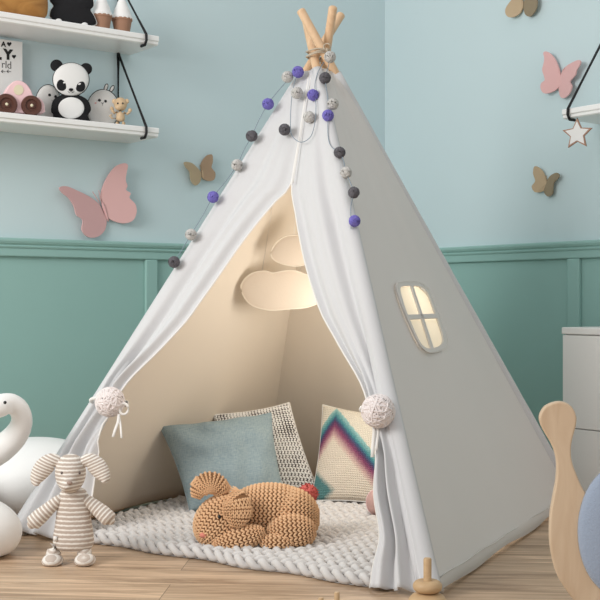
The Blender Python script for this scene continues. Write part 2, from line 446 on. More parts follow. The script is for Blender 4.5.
def panel(ka, kb, pl, name, m, off=0.0, nu=34, nv=44, amp=.006, inset=0.0, tt=1.0, parent=None, zmin=.006):
    mb = MB(); vs = []; fs = []
    for j in range(nv+1):
        v = j/nv
        a = pole_at(ka, T_TOP[ka]*v*tt); b = pole_at(kb, T_TOP[kb]*v*tt)
        for i in range(nu+1):
            u = i/nu; uu = inset + u*(1-2*inset)
            p = a.lerp(b, uu)
            w = math.sin(PI*u)*(1-v)
            sag = noise.noise(V(u*3.3+ord(ka), v*2.1, .3))*amp*2 + noise.noise(V(u*9, v*3+ord(kb), 1.3))*amp*.5
            p = p + pl.n*(off + sag*math.sin(PI*u)**.5 if 0 < u < 1 else off)
            p.z = max(p.z, zmin + (.004*math.sin(u*17+ord(ka)) + .004)*(1 if j == 0 else 0))
            vs.append(p)
    for j in range(nv):
        for i in range(nu):
            a = j*(nu+1)+i; fs.append((a, a+1, a+nu+2, a+nu+1))
    mb.add(vs, fs)
    o = tent.part(name, mb, m, parent)
    sd = o.modifiers.new('thick', 'SOLIDIFY'); sd.thickness = .003; sd.offset = 0
    return o
pr = panel('F', 'R', RIGHT, 'side_panel', M['canvas_flat'], .014)
plft = panel('L', 'B', LEFTP, 'side_panel', M['canvas_flat'], .010)
pb = panel('B', 'R', BACK, 'back_panel', M['canvas_flat'], .010)
pr_lin = panel('F', 'R', RIGHT, 'added_lining', M['added_lining'], -.002, inset=.012, tt=.985, parent=pr)  # added inner sheets, coloured to carry the warm glow inside the tent
panel('L', 'B', LEFTP, 'added_lining', M['added_lining'], -.036, inset=.0, tt=.97, parent=plft, amp=.009)
panel('B', 'R', BACK, 'added_lining', M['added_lining'], -.036, inset=.0, tt=.97, parent=pb, amp=.009)
# hem stitching on the right panel
mb = MB()
for h in (.035,):
    a = pole_at('F', .02)+RIGHT.n*.019; b = pole_at('R', .02)+RIGHT.n*.019
    pts = [a.lerp(b, .03+.94*i/40)+UP*(.002*math.sin(i*.8)) for i in range(41)]
    tube(mb, pts, .0016, 5)
tent.part('hem_seam', mb, M['winframe'], pr, label='grey hem seam')

# curtains
def poly_at_y(poly, y):
    for (x0, y0), (x1, y1) in zip(poly, poly[1:]):
        if y0 <= y <= y1: return x0+(x1-x0)*(y-y0)/(y1-y0)
    return poly[0][0] if y < poly[0][1] else poly[-1][0]
def px_of(p): return (300+p.x/p.y*F_PX, 300-(p.z-CAM_H)/p.y*F_PX)
SIDE_N = {'F': RIGHT.n, 'L': LEFTP.n}
def curtain(k, inner, tie_y, hem, folds_up, folds_dn, sgn, ph):
    inner = catmull(inner, 6)
    nv = 110; nu = 60; vs = []; fs = []
    ftop = px_of(pole_at(k, T_TOP[k]))[1]
    edge = []
    for j in range(nv+1):
        v = j/nv
        # outer edge row follows the pole, inner edge row the traced opening
        foot = px_of(FOOT[k]); yo = ftop + (foot[1]-3-ftop)*v
        yi = inner[0][1]+(hem[1]-inner[0][1])*v
        t_for_row = t_for_y(k, yo); po = pole_at(k, t_for_row); xi = poly_at_y(inner, yi); pi_ = FRONT.hit(xi, yi)
        d = (yi-tie_y)
        A = (.012*min(1, max(0, (yi-110)/120)) + .010*math.exp(-(d/40)**2))
        if d > 0: A = .010+.014*min(1, d/60)
        nf = folds_up if d < 0 else folds_up+(folds_dn-folds_up)*min(1, d/50)
        for i in range(nu+1):
            u = i/nu
            wr = max(0, 1-u/.08); u = max(0, (u-.08)/.92); dn = (FRONT.n*(1-wr)+SIDE_N[k]*wr).normalized()
            p = po.lerp(pi_, u)
            env = min(1, u*5)*(.5+.5*min(1, (1-u)*6)) 
            f = A*math.sin(2*PI*nf*(u**(.85))+ph+.6*math.sin(v*5))*env + .35*A*math.sin(2*PI*nf*2.3*u+ph*2+v*4)*env
            rs_ = .034-.015*min(1, t_for_row/T_TOP[k])**.7
            out = (rs_+.0015)*(1-u)+.012*u
            belly = -.012*math.sin(PI*u)*max(0, 1-abs(d)/200) if d < 0 else 0
            q = p+dn*(out+f+belly)
            q.z = max(q.z, .006)
            vs.append(q)
            if i == nu: edge.append(q.copy())
    for j in range(nv):
        for i in range(nu):
            a = j*(nu+1)+i; fs.append((a, a+1, a+nu+2, a+nu+1))
    mb = MB(); mb.add(vs, fs)
    o = tent.part('curtain', mb, M['canvas'])
    sd = o.modifiers.new('thick', 'SOLIDIFY'); sd.thickness = .003; sd.offset = 0
    mb = MB(); e = [p for p in edge[::2]]; tube(mb, e, .0032, 6); tent.part('edge_piping', mb, M['ribbon'], o)
    return o
seam_top = (311, 73)
innerL = [seam_top, (303, 125), (293, 183), (279, 200), (260, 222), (240, 248), (220, 277), (200, 305), (187, 323), (160, 352), (135, 376), (122, 392), (119, 404), (107, 425), (99, 452), (93, 490), (86, 547)]
innerR = [(311.5, 73), (303.5, 125), (293.5, 183), (297, 215), (306, 262), (321, 310), (334, 335), (347, 358), (360, 380), (367, 398), (370, 412), (376, 432), (379, 458), (377, 496), (383, 538), (377, 565), (373, 590)]
curL = curtain('L', innerL, 402, (86, 547), 1.6, 2.6, 1, .6)
curR = curtain('F', innerR, 411, (373, 590), 1.4, 2.2, -1, 2.2)
# seam on the closed upper front
mb = MB(); tube(mb, [FRONT.hit(311+(293-311)*i/20, 75+(183-75)*i/20, .0215) for i in range(21)], .0016, 6)
tent.part('front_seam', mb, M['ribbon'])

# window in the right panel
def wpt(c): return [RIGHT.hit(380+x/6.67, 270+y/6.67) for x, y in c]
def cut_window(o):
    k_ = [((x-245)*.90+245, (y-330)*.93+330) for x, y in fr]
    mb = MB(); plate(mb, [p+RIGHT.n*.06 for p in wpt(k_)], RIGHT.n, .12)
    cu = mesh_obj('cutter', mb, M['pane'], V(0,0,0), None, False)
    bo = o.modifiers.new('hole', 'BOOLEAN'); bo.operation = 'DIFFERENCE'; bo.object = cu; bo.solver = 'EXACT'
    bpy.context.view_layer.update(); dg = bpy.context.evaluated_depsgraph_get()
    me = bpy.data.meshes.new_from_object(o.evaluated_get(dg)); o.modifiers.clear(); o.data = me
    bpy.data.objects.remove(cu)
fr = catmull([(75,130),(95,102),(160,98),(230,104),(280,140),(310,195),(345,285),(385,390),(412,480),(400,530),(350,555),(290,562),(240,530),(195,450),(150,350),(105,240)], 4, True)
for o_ in (pr, pr_lin): cut_window(o_)
def sc_w(pts, kx, ky): return [((x-245)*kx+245, (y-330)*ky+330) for x, y in pts]
o1 = [p+RIGHT.n*.020 for p in wpt(fr)]; i1 = [p+RIGHT.n*.020 for p in wpt(sc_w(fr, .85, .90))]; n_ = len(fr)
o2 = [p-RIGHT.n*.006 for p in o1]; i2 = [p-RIGHT.n*.006 for p in i1]
mb = MB(); mb.add(o1+i1+o2+i2, [f for i in range(n_) for j in [(i+1) % n_] for f in ((i, j, n_+j, n_+i), (2*n_+i, 3*n_+i, 3*n_+j, 2*n_+j), (i, 2*n_+i, 2*n_+j, j), (n_+i, n_+j, 3*n_+j, 3*n_+i))])
for c_ in ([(140,316),(356,306),(364,336),(152,346)], [(168,110),(182,110),(325,545),(308,545)]):
    plate(mb, [p+RIGHT.n*.0205 for p in wpt(c_)], RIGHT.n, .006)
wf = tent.part('window', mb, M['winframe'], smooth=False)
panes = [[(113,132),(165,128),(196,218),(228,310),(152,312),(122,232),(104,160)], [(182,128),(235,131),(278,168),(305,215),(343,305),(240,310),(212,220)],
         [(170,348),(245,345),(278,438),(308,528),(265,525),(222,480),(195,415)], [(258,343),(352,340),(380,410),(400,480),(384,518),(322,525),(290,435)]]
for q in panes:
    mb = MB(); q = [(sum(a[0] for a in q)/len(q)+(x-sum(a[0] for a in q)/len(q))*1.12, sum(a[1] for a in q)/len(q)+(y-sum(a[1] for a in q)/len(q))*1.07) for x, y in q]; plate(mb, [p+RIGHT.n*.0125 for p in wpt(q)], RIGHT.n, .001); tent.part('pane', mb, M['pane'], wf, smooth=False, label='cream gauze pane')
# stitched outline round the window
mb = MB(); tube(mb, [p+RIGHT.n*.0218 for p in wpt([((x-245)*1.02+245, (y-330)*1.02+330) for x, y in fr])], .0012, 5, True); tent.part('stitching', mb, M['ribbon'], wf)

# rope lashing
mb = MB()
cc = sum((CP[k] for k in CP), V(0,0,0))/4
for tlt, hz in ((.12, 0), (-.10, .006), (.02, -.006)):
    tube(mb, [cc+V(.048*math.cos(a), .062*math.sin(a), hz+tlt*.05*math.cos(a)+.003*math.sin(3*a)) for a in [2*PI*i/28 for i in range(28)]], .0028, 7, True)
kn = cc+V(.022, -.062, .004)
tube(mb, [kn+V(.012*math.cos(a), -.004*math.sin(2*a), .012*math.sin(a)+.01) for a in [2*PI*i/16 for i in range(16)]], .0025, 6, True)
tube(mb, [kn, kn+V(.008, -.004, -.02), kn+V(.004, -.004, -.04)], .0022, 6)
ell(mb, kn, (.007, .006, .007), 10, 8)
tent.part('rope_lashing', mb, M['rope'])

# yarn rosettes on the tie-backs
def yarn_ball(c, r, seed, strands=90):
    rnd = random.Random(seed); mb = MB(); ell(mb, c, (r*.95,)*3, 24, 16)
    for s in range(strands):
        ax = V(rnd.gauss(0,1), rnd.gauss(0,1), rnd.gauss(0,1)).normalized(); x, y = frame_of(ax)
        h = rnd.uniform(-.55, .55); rr = math.sqrt(1-h*h); st = rnd.uniform(0, 6); ln = rnd.uniform(2.5, 5.5)
        pts = [c+(ax*(h+.05*math.sin(4*a+s))+x*rr*math.cos(a)+y*rr*math.sin(a))*r*(.95+.03*math.sin(a*3+s)) for a in [st+ln*i/18 for i in range(19)]]
        tube(mb, pts, r*.055, 6)
    return mb
pL = FRONT.hit(110, 402, .060); pR = FRONT.hit(378, 411, .070)
for c, r, sd, cur, x0, x1 in ((pL, .047, 3, curL, 94, 124), (pR, .046, 5, curR, 364, 390)):
    tb = tent.part('tie_back', yarn_ball(c, r, sd), M['yarn'], cur, label='blush white yarn rosette tie-back')
    mb = MB(); yb = px_of(c)[1]
    # band round the gathered cloth
    a = FRONT.hit(x0-2, yb, .03); b = FRONT.hit(x1+2, yb, .03); mid = (a+b)/2; hx = (b-a)/2
    tube(mb, [mid+hx*math.cos(t)+FRONT.n*.036*math.sin(t) for t in [2*PI*i/28 for i in range(28)]], .006, 8, True)
    tent.part('ribbon', mb, M['ribbon'], tb)
    def strip(pts, w):
        mb = MB(); vs = []; side = V(w/2, 0, 0)
        for p in pts: vs += [p-side, p+side]
        mb.add(vs, [(2*i, 2*i+1, 2*i+3, 2*i+2) for i in range(len(pts)-1)])
        o = tent.part('ribbon', mb, M['ribbon'], tb); sdm = o.modifiers.new('t', 'SOLIDIFY'); sdm.thickness = .0015
    if sd == 3:
        strip([FRONT.hit(x, y, .05) for x, y in ((119, 414), (118, 422), (115, 430), (113, 437))], .009)
        strip([FRONT.hit(x, y, .045) for x, y in ((119, 414), (120.5, 424), (121, 432), (121.5, 438))], .006)
        mb = MB(); cl = FRONT.hit(124, 409, .045)
        tube(mb, [cl+V(.014*math.cos(t), .004*math.sin(t), .017*math.sin(t)) for t in [2*PI*i/18 for i in range(18)]], .0042, 7, True); tent.part('bow', mb, M['ribbon'], tb)
    else:
        strip([FRONT.hit(x, y, .05) for x, y in ((375, 424), (374, 436), (373, 446), (372.5, 457))], .010)
        strip([FRONT.hit(x, y, .047) for x, y in ((378, 424), (378, 434), (377, 443), (376.5, 450))], .007)

# ------------------------------------------------------------------ clouds hanging inside
def cloud(px_pts, D, label, strings):
    pl = Plane(V(0, D, 0), V(.05, -1, 0)); pts = onp(pl, catmull(px_pts, 5, True)); c = sum(pts, V(0,0,0))/len(pts)
    t = Thing('hanging_cloud', label, 'cloud ornament', c, 'felt clouds inside the tent')
    mb = MB(); puff(mb, pts, pl.n, .006); t.part('cloud', mb, M['cloud'])
    mb = MB(); tube(mb, [p+V(0, -.002, 0) for p in pts], .0022, 6, True); t.part('stitched_edge', mb, M['edge_cream'])
    mb = MB()
    for x, y0, y1 in strings: tube(mb, [pl.hit(x, y0), pl.hit(x+(305-x)*.3, y1)], .0008, 5)
    t.part('thread', mb, M['ribbon'])
    return t
cloud([(271,252),(276,243),(284,237),(294,235),(304,236),(313,242),(316,254),(308,263),(297,266),(283,264),(273,259)], 4.09, 'smaller cream felt cloud hanging above the wider cloud inside the tent', [(294, 236, 175)])
cloud([(241,290),(244,280),(253,273),(265,271),(273,273),(284,271),(296,271),(307,275),(318,278),(326,288),(322,300),(308,307),(290,309),(268,310),(250,304)], 4.12, 'wider cream felt cloud hanging lowest inside the tent', [(262, 272, 190), (300, 272, 190)])

# ------------------------------------------------------------------ garland
def gp(px, py, extra=.0): return FRONT.hit(px, py, .045+extra)
def lp(px, py):
    """in front of the left-hand pole at that image row"""
    p = pole_at('L', t_for_y('L', py+4)); D = p.y-.045; return P(px, py, D)
balls = [('light',330,57,0),('dark',325,78,0),('purple',298,72,0),('light',287.5,77,0),('light',297,93,0),('purple',313,95,0),('purple',268,104,1),('light',333,104,0),('purple',328,115.5,0),('light',309,117,0),('dark',284.6,129.6,0),('dark',251.7,136,1),('dark',339.6,152.5,0),('light',237,165,1),('light',346,172.5,0),('dark',353.8,192.5,0),('purple',213,197,1),('purple',354.6,221,0),('light',191,234.6,1),('dark',174,262,1)]
gar = Thing('ball_garland', 'string garland of purple, charcoal and pale grey felt balls draped over the tent top', 'garland', gp(315, 95))
strands = [[(298,72,0),(290,78,0),(279,90,1),(268,104,1),(259,120,1),(251.7,136,1),(244,150,1),(237,165,1),(226,181,1),(213,197,1),(203,215,1),(191,234.6,1),(183,248,1),(174,262,1)],
           [(298,72,0),(294,85,0),(291.5,100,0),(290.5,120,0),(291,133,0),(296,140,0),(303,142,0),(311,136,0),(315,122,0),(316,108,0),(315.5,95,0),(315,84,0),(318,72,0),(324,62,0)],
           [(330,57,0),(328,68,0),(325,78,0),(327,92,0),(328,104,0),(328,115,0),(328,135,0),(331,146,0),(339.6,152.5,0),(344,162,0),(346,172.5,0),(350,182,0),(353.8,192.5,0),(351,206,0),(351,220,0),(351,229,0)]]
mb = MB()
for st in strands:
    pts = [(lp(x, y) if s else gp(x, y, -.004)) for x, y, s in st]
    pts = [Vector(q) for q in catmull([tuple(p) for p in pts], 5)]
    tube(mb, pts, .0013, 6)
gar.part('string', mb, M['string'])
for kind, x, y, s in balls:
    c = lp(x, y) if s else gp(x, y)
    if (x, y) == (330, 57): c = P(330, 57, 3.93)
    r = 5.9/F_PX*c.y; mb = MB()
    rnd = random.Random(int(x*7+y)); ell(mb, c, (r*.95,)*3, 18, 12)
    for q in range(14):
        ax = V(rnd.gauss(0,1), rnd.gauss(0,1), rnd.gauss(0,1)).normalized(); xx, yy = frame_of(ax)
        tube(mb, [c+(xx*math.cos(t)+yy*math.sin(t))*r*.95 for t in [2*PI*i/14 for i in range(14)]], r*.085, 5, True)
    gar.part('ball', mb, M[{'light': 'lightball', 'dark': 'darkball', 'purple': 'purple'}[kind]], label={'light': 'pale grey felt ball', 'dark': 'charcoal felt ball', 'purple': 'purple felt ball'}[kind])

# ================================================================== RUG
LFd = (FOOT['F']-FOOT['L']); LFd.z = 0
rug_fl = floor_pt(92, 547); rug_fr = floor_pt(385, 592); rug_bl = P(230, 300+CAM_H*F_PX/4.72, 4.72); rug_bl.z = 0
rug_fl = V(-.755, 3.645, 0); rug_fr.z = 0; rug_br = V(.90, 4.22, 0); rug_bl = V(-.15, 4.82, 0)
nrug_u, nrug_v = 46, 24
def rugS(u, v):
    # u across (front to back), v along the front edge
    a = rug_fl.lerp(rug_fr, v); b = rug_bl.lerp(rug_br, v); p = a.lerp(b, u)
    wob = .010*math.sin(v*23)*(1-u) + .004*noise.noise(V(u*9, v*9, 0))
    p = p + (a-b).normalized()*wob
    return (p.x, p.y, .017+.006*noise.noise(V(u*5, v*5, 3)))
rug = Thing('chunky_knit_rug', 'chunky knitted pale grey wool rug lying on the floor inside the tent', 'rug', (rug_fl+rug_br)/2)
mb = MB(); vs = []; fs = []; n1, n2 = 30, 30
for top in (0, 1):
    for i in range(n1+1):
        for j in range(n2+1):
            x, y, z = rugS(.012+i/n1*.976, .012+j/n2*.976); vs.append(V(x, y, .014 if top else .002))
W = (n1+1)*(n2+1)
for i in range(n1):
    for j in range(n2):
        a = i*(n2+1)+j; fs.append((a, a+1, a+n2+2, a+n2+1)); fs.append((W+a, W+a+n2+1, W+a+n2+2, W+a+1))
mb.add(vs, fs)
items_mb = mb
# stitches: rows of V's; u index across rows
def knit_rug():
    e = .002; items = []
    NU, NV = 20, 25
    for i in range(NU):
        for j in range(NV):
            u = (i+.95)/(NU+.5); v = (j+.5)/NV
            p = np.array(rugS(u, v)); pu = (np.array(rugS(u+e, v))-np.array(rugS(u-e, v)))/(2*e)/NU; pv = (np.array(rugS(u, v+e))-np.array(rugS(u, v-e)))/(2*e)/NV
            pu[2] = pv[2] = 0
            lu = np.linalg.norm(pu); lv = np.linalg.norm(pv); tu = pu/lu; tv = pv/lv; n = np.array((0, 0, 1.))
            for sg in (-1, 1):
                ja = random.uniform(-.08, .08)
                d = tv*math.cos(.66+ja)+tu*math.sin(.66+ja)*sg; d = d + n*.22*sg*0 ; b = np.cross(n, d)
                c = p + tu*sg*lu*.24 + n*(.002+random.uniform(-.002, .002))
                d2 = d + n*.26
                items.append((c, d2*lv*.74, b*lu*.225, n*.0150))
    stitches_to(items_mb, items)
def braid_rug():
    NU = 18; NP = 19; per = 12
    for i in range(NU):
        u = (i+.5)/NU; ph0 = (i % 2)*1.05
        for k in range(3):
            pts = []
            for j in range(NP*per+1):
                v = .006+.988*j/(NP*per); th = 2*PI*j/per*.5 + 2*PI*k/3 + ph0
                p = V(*rugS(u, v)); q_ = V(*rugS(min(u+.02, 1), v)); r_ = V(*rugS(max(u-.02, 0), v)); s_ = (q_-r_); s_.z = 0; s_.normalize()
                pts.append(p+s_*(.0240*math.sin(th)+.001*noise.noise(V(j*.7, i, k)))+UP*(.0010+.0095*math.sin(2*th)))
            tube(items_mb, pts, .0108, 7)
braid_rug()
# looped edge along the front and left borders
for (f0, cnt) in ((lambda t: V(*rugS(t, .0)), 22),):
    for i in range(cnt):
        a = f0((i+.1)/cnt); b = f0((i+1.15)/cnt); m_ = (a+b)/2; d = (b-a)*.5; s_ = V(-d.y, d.x, 0).normalized()
        for sg in (-1, 1):
            ell(items_mb, m_+s_*sg*.009+UP*(.0+.002*sg), [d*1.15+s_*sg*.016, s_*.0125, UP*.0145], 10, 7)
for v in items_mb.v: v.z = max(v.z, .0015)
rug.part('knitted_wool', items_mb, M['rug'])

# ================================================================== CUSHIONS
def cushion_fn(bl, br, tr, tl, T, conc=.06, nrm=None):
    c = (bl+br+tr+tl)/4; n = (br-bl).cross(tl-bl).normalized()
    if n.y > 0: n = -n
    def base(u, v): return bl.lerp(br, u).lerp(tl.lerp(tr, u), v)
    def S(u, v, side=1):
        uu = u*2-1; vv = v*2-1
        k = max(0, (1-uu**2))*max(0, (1-vv**2))
        # edges drawn in between the corners
        p = base(u, v); q = base(.5+(uu*.5)*(1-conc*(1-vv**2)), .5+(vv*.5)*(1-conc*(1-uu**2)))
        return q + n*side*T*(k**.42)
    return S, n
def cushion_mesh(S, nu=36, nv=36, amp=.004, seed=0):
    mb = MB(); vs = []; fs = []; idx = {}
    for side in (1, -1):
        for i in range(nu+1):
            for j in range(nv+1):
                if side == -1 and (i in (0, nu) or j in (0, nv)): idx[(side, i, j)] = idx[(1, i, j)]; continue
                u, v = i/nu, j/nv
                u = .5-.5*math.cos(PI*u); v = .5-.5*math.cos(PI*v)
                p = S(u, v, side)
                w = amp*noise.noise(V(u*5+seed, v*5, side)) ; p = p+V(0, -w*side, w*.3)
                idx[(side, i, j)] = len(vs); vs.append(p)
    for side in (1, -1):
        for i in range(nu):
            for j in range(nv):
                q = (idx[(side, i, j)], idx[(side, i+1, j)], idx[(side, i+1, j+1)], idx[(side, i, j+1)])
                fs.append(q if side == 1 else q[::-1])
    mb.add(vs, fs); return mb
def P_z(px, D, z): p = P(px, 300, D); p.z = z; return p
# blue linen
S, n = cushion_fn(P(190, 511, 3.96), P(288, 508, 4.02), P(271, 413, 4.20), P(160, 427, 4.12), .078)
t = Thing('throw_cushion', 'blue-grey linen cushion leaning inside the tent at the left behind the crochet rabbit', 'cushion', P(238, 508, 4.0), 'cushions inside the tent')
t.part('cover', cushion_mesh(S, seed=1, amp=.018), M['denim'])
mb = MB(); e = [(u, 0) for u in np.linspace(0, 1, 12)]+[(1, v) for v in np.linspace(0, 1, 12)]+[(u, 1) for u in np.linspace(1, 0, 12)]+[(0, v) for v in np.linspace(1, 0, 12)]
tube(mb, [S(u, v) for u, v in e], .0026, 6, True); t.part('piping', mb, M['denim'])
# knitted
S2, n = cushion_fn(P(228, 500, 4.22), P(321, 497, 4.22), P(289, 403, 4.40), P(214, 415, 4.34), .060)
t = Thing('throw_cushion', 'white open-knit cushion with dark gaps leaning behind the blue-grey cushion', 'cushion', P(272, 496, 4.25), 'cushions inside the tent')
cm = t.part('cover', cushion_mesh(S2, seed=4), M['knitgap'])
mb = MB(); knit(mb, lambda u, v: tuple(S2(min(max(v, .005), .995), min(max(u, .005), .995), 1)), 21, 25, fat=.90, ang=.45, lift=.3, thick=.0042, ln=.46)
t.part('knit_cover', mb, M['knit'])
mb = MB(); tube(mb, [S2(u, v) for u, v in e], .004, 6, True); t.part('piping', mb, M['knit'])
# chevron
def chevron_mat():
    m = mat('chevron_weave', (.75, .70, .60), .95); nt, b = nodes_of(m); N = nt.nodes.new; L = nt.links.new
    uv = N('ShaderNodeUVMap'); sp = N('ShaderNodeSeparateXYZ'); L(uv.outputs[0], sp.inputs[0])
    nz = N('ShaderNodeTexNoise'); nz.inputs['Scale'].default_value = 30; L(uv.outputs[0], nz.inputs['Vector'])
    def mth(op, a, b_=None, c_=None):
        q = N('ShaderNodeMath'); q.operation = op
        for i, x in enumerate((a, b_, c_)):
            if x is None: continue
            if isinstance(x, (int, float)): q.inputs[i].default_value = x
            else: L(x, q.inputs[i])
        return q.outputs[0]
    # distance below a tent-shaped line peaking at u=.30
    du = mth('SUBTRACT', sp.outputs[0], .20)
    right = mth('MULTIPLY', mth('MAXIMUM', du, 0), .92); left = mth('MULTIPLY', mth('MAXIMUM', mth('MULTIPLY', du, -1), 0), 1.3)
    ridge = mth('SUBTRACT', .99, mth('ADD', right, left))
    d = mth('SUBTRACT', ridge, sp.outputs[1])
    d = mth('ADD', d, mth('MULTIPLY', mth('SUBTRACT', nz.outputs['Fac'], .5), .05))
    cr = N('ShaderNodeValToRGB'); el = cr.color_ramp.elements
    el[0].position = 0.0; el[0].color = (.74, .69, .58, 1); el[1].position = .02; el[1].color = (.30, .52, .50, 1)
    for pos, c in ((.10, (.07, .26, .29)), (.14, (.05, .10, .18)), (.18, (.10, .05, .12)), (.23, (.22, .06, .13)), (.27, (.33, .15, .20)), (.34, (.60, .42, .38)), (.40, (.72, .64, .53))):
        x = el.new(pos); x.color = (*c, 1)
    L(d, cr.inputs[0])
    # teal lower corner
    d2 = mth('ADD', mth('ADD', mth('MULTIPLY', sp.outputs[0], .8), mth('ABSOLUTE', mth('SUBTRACT', sp.outputs[1], .07))), mth('MULTIPLY', nz.outputs['Fac'], .05))
    c2 = N('ShaderNodeValToRGB'); q = c2.color_ramp.elements; q[0].position = .20; q[0].color = (1,1,1,1); q[1].position = .27; q[1].color = (0,0,0,1); L(d2, c2.inputs[0])
    mx = N('ShaderNodeMix'); mx.data_type = 'RGBA'; L(c2.outputs[0], mx.inputs[0]); L(cr.outputs[0], mx.inputs[6]); mx.inputs[7].default_value = (.09, .22, .22, 1)
    # weave darkening
    wv = N('ShaderNodeTexWave'); wv.inputs['Scale'].default_value = 14; wv.inputs['Distortion'].default_value = 1; wv.bands_direction = 'Y'; L(uv.outputs[0], wv.inputs['Vector'])
    wv2 = N('ShaderNodeTexWave'); wv2.inputs['Scale'].default_value = 14; wv2.inputs['Distortion'].default_value = 1; wv2.bands_direction = 'X'; L(uv.outputs[0], wv2.inputs['Vector'])
    s_ = mth('MULTIPLY', wv.outputs['Fac'], wv2.outputs['Fac'])
    L(mx.outputs[2], b.inputs['Base Color'])
    bp = N('ShaderNodeBump'); bp.inputs['Strength'].default_value = .9; bp.inputs['Distance'].default_value = .004; L(s_, bp.inputs['Height']); L(bp.outputs[0], b.inputs['Normal'])
    return m
M['chev'] = chevron_mat()
S3, n = cushion_fn(P(311, 501, 4.16), P(398, 506, 4.08), P(400, 416, 4.26), P(323, 405, 4.36), .058)
t = Thing('throw_cushion', 'cream woven cushion with teal and plum chevron stripe leaning beside the right curtain', 'cushion', P(350, 500, 4.15), 'cushions inside the tent')
cmesh = cushion_mesh(S3, seed=9)
o = t.part('cover', cmesh, M['chev'])
uvl = o.data.uv_layers.new(name='UVMap'); nn = 37
uvs = {}
k = 0
for side in (1, -1):
    for i in range(37):
        for j in range(37):
            if side == -1 and (i in (0, 36) or j in (0, 36)): continue
            uvs[k] = (.5-.5*math.cos(PI*i/36), .5-.5*math.cos(PI*j/36)); k += 1
for li, l in enumerate(o.data.loops): uvl.data[li].uv = uvs[l.vertex_index]
mb = MB(); tube(mb, [S3(u, v) for u, v in e], .003, 6, True); t.part('piping', mb, M['knit'])

# pink plush ball, half behind the curtain
c = P(377, 514, 3.9); c.z = .033+.040
mb = MB(); ell(mb, c, (.036, .036, .044), 24, 16); mb2 = mb
tp = Thing('plush_ball', 'small dusty pink plush ball on the rug half behind the right curtain', 'ball', V(c.x, c.y, .03))
tp.part('ball', mb, M['pinkball'])
mb = MB(); tube(mb, [c+V(.0362*math.cos(t_), 0, .0445*math.sin(t_)) for t_ in [2*PI*i/24 for i in range(24)]], .0015, 5, True); tp.part('seam', mb, M['pinkwood'])

# ================================================================== CROCHET RABBIT
RD = 3.52
rb = Thing('crochet_rabbit', 'ochre crochet toy rabbit lying on the pale rug', 'toy rabbit', P(258, 548, RD))
def rz(px, py, dd=0): return P(px, py, RD+dd)
u_ = RD/F_PX
def E(cx, cy, dd, rx, ry, rzz, rot=0, yaw=0):
    """ellipsoid: centre px, depth offset, semi axes (px,m,px), rotation in image plane"""
    c = rz(cx, cy, dd); ca, sa = math.cos(rot), math.sin(rot)
    ax = V(ca, 0, -sa)*rx*u_; az = V(sa, 0, ca)*rzz*u_; ay = V(0, 1, 0)*ry
    if yaw:
        Rm = Matrix.Rotation(yaw, 3, 'Z'); ax = Rm @ ax; ay = Rm @ ay; az = Rm @ az
    return (c, ax, ay, az)
parts_rb = {
 'body': E(272, 514, .02, 46, .088, 30, .06),
 'rump': E(288, 517, .02, 31, .090, 29),
 'head': E(219.5, 521.5, -.055, 27, .062, 23, -.85),
 'haunch': E(291, 533, -.078, 24, .040, 17, -.1),
 'paw': E(239, 539.5, -.104, 26, .030, 11, -.30),
 'hindpaw': E(277, 543, -.105, 16, .026, 8, .05),
}
def inside(e, p, k=1.0):
    c, ax, ay, az = e; d = Vector(p)-c
    return (d.dot(ax)/ax.length_squared)**2+(d.dot(ay)/ay.length_squared)**2+(d.dot(az)/az.length_squared)**2 < k
mb = MB()
RZMIN = .030
for nm, e_ in parts_rb.items(): ell(mb, e_[0], [a*.985 for a in e_[1:]], 30, 20, 1)
def ell_S(e_, lo=.06):
    c, ax, ay, az = e_
    def S(u, v):
        th = 2*PI*u; ph = PI*(lo+(1-2*lo)*v)
        p = c - ax*math.cos(ph) + (ay*math.cos(th)+az*math.sin(th))*math.sin(ph); return tuple(p)
    return S
dens = {'body': (36, 30), 'rump': (36, 20), 'head': (26, 18), 'haunch': (22, 15), 'paw': (14, 16), 'hindpaw': (12, 10)}
for nm, e_ in parts_rb.items():
    others = [x for k_, x in parts_rb.items() if k_ != nm]
    nu, nv = dens[nm]
    knit(mb, ell_S(e_), nu, nv, skip=lambda p, o_=others: any(inside(x, p, .90) for x in o_) or p[2] < .028, fat=.82, ang=.55, lift=.25, thick=.0044, ln=.47)
for v in mb.v: v.z = max(v.z, RZMIN-.002)
def surf(e_, px, py):
    c, ax, ay, az = e_; d = V((px-300)/F_PX, 1, (300-py)/F_PX)
    f = lambda v: V(v.dot(ax)/ax.length_squared, v.dot(ay)/ay.length_squared, v.dot(az)/az.length_squared)
    o_ = f(CAM-c); dd = f(d); A = dd.dot(dd); B_ = o_.dot(dd); C_ = o_.dot(o_)-1; q_ = max(0, B_*B_-A*C_)
    return CAM + d*((-B_-math.sqrt(q_))/A)
body = rb.part('body', mb, [M['crochet'], M['crochet_dark']])
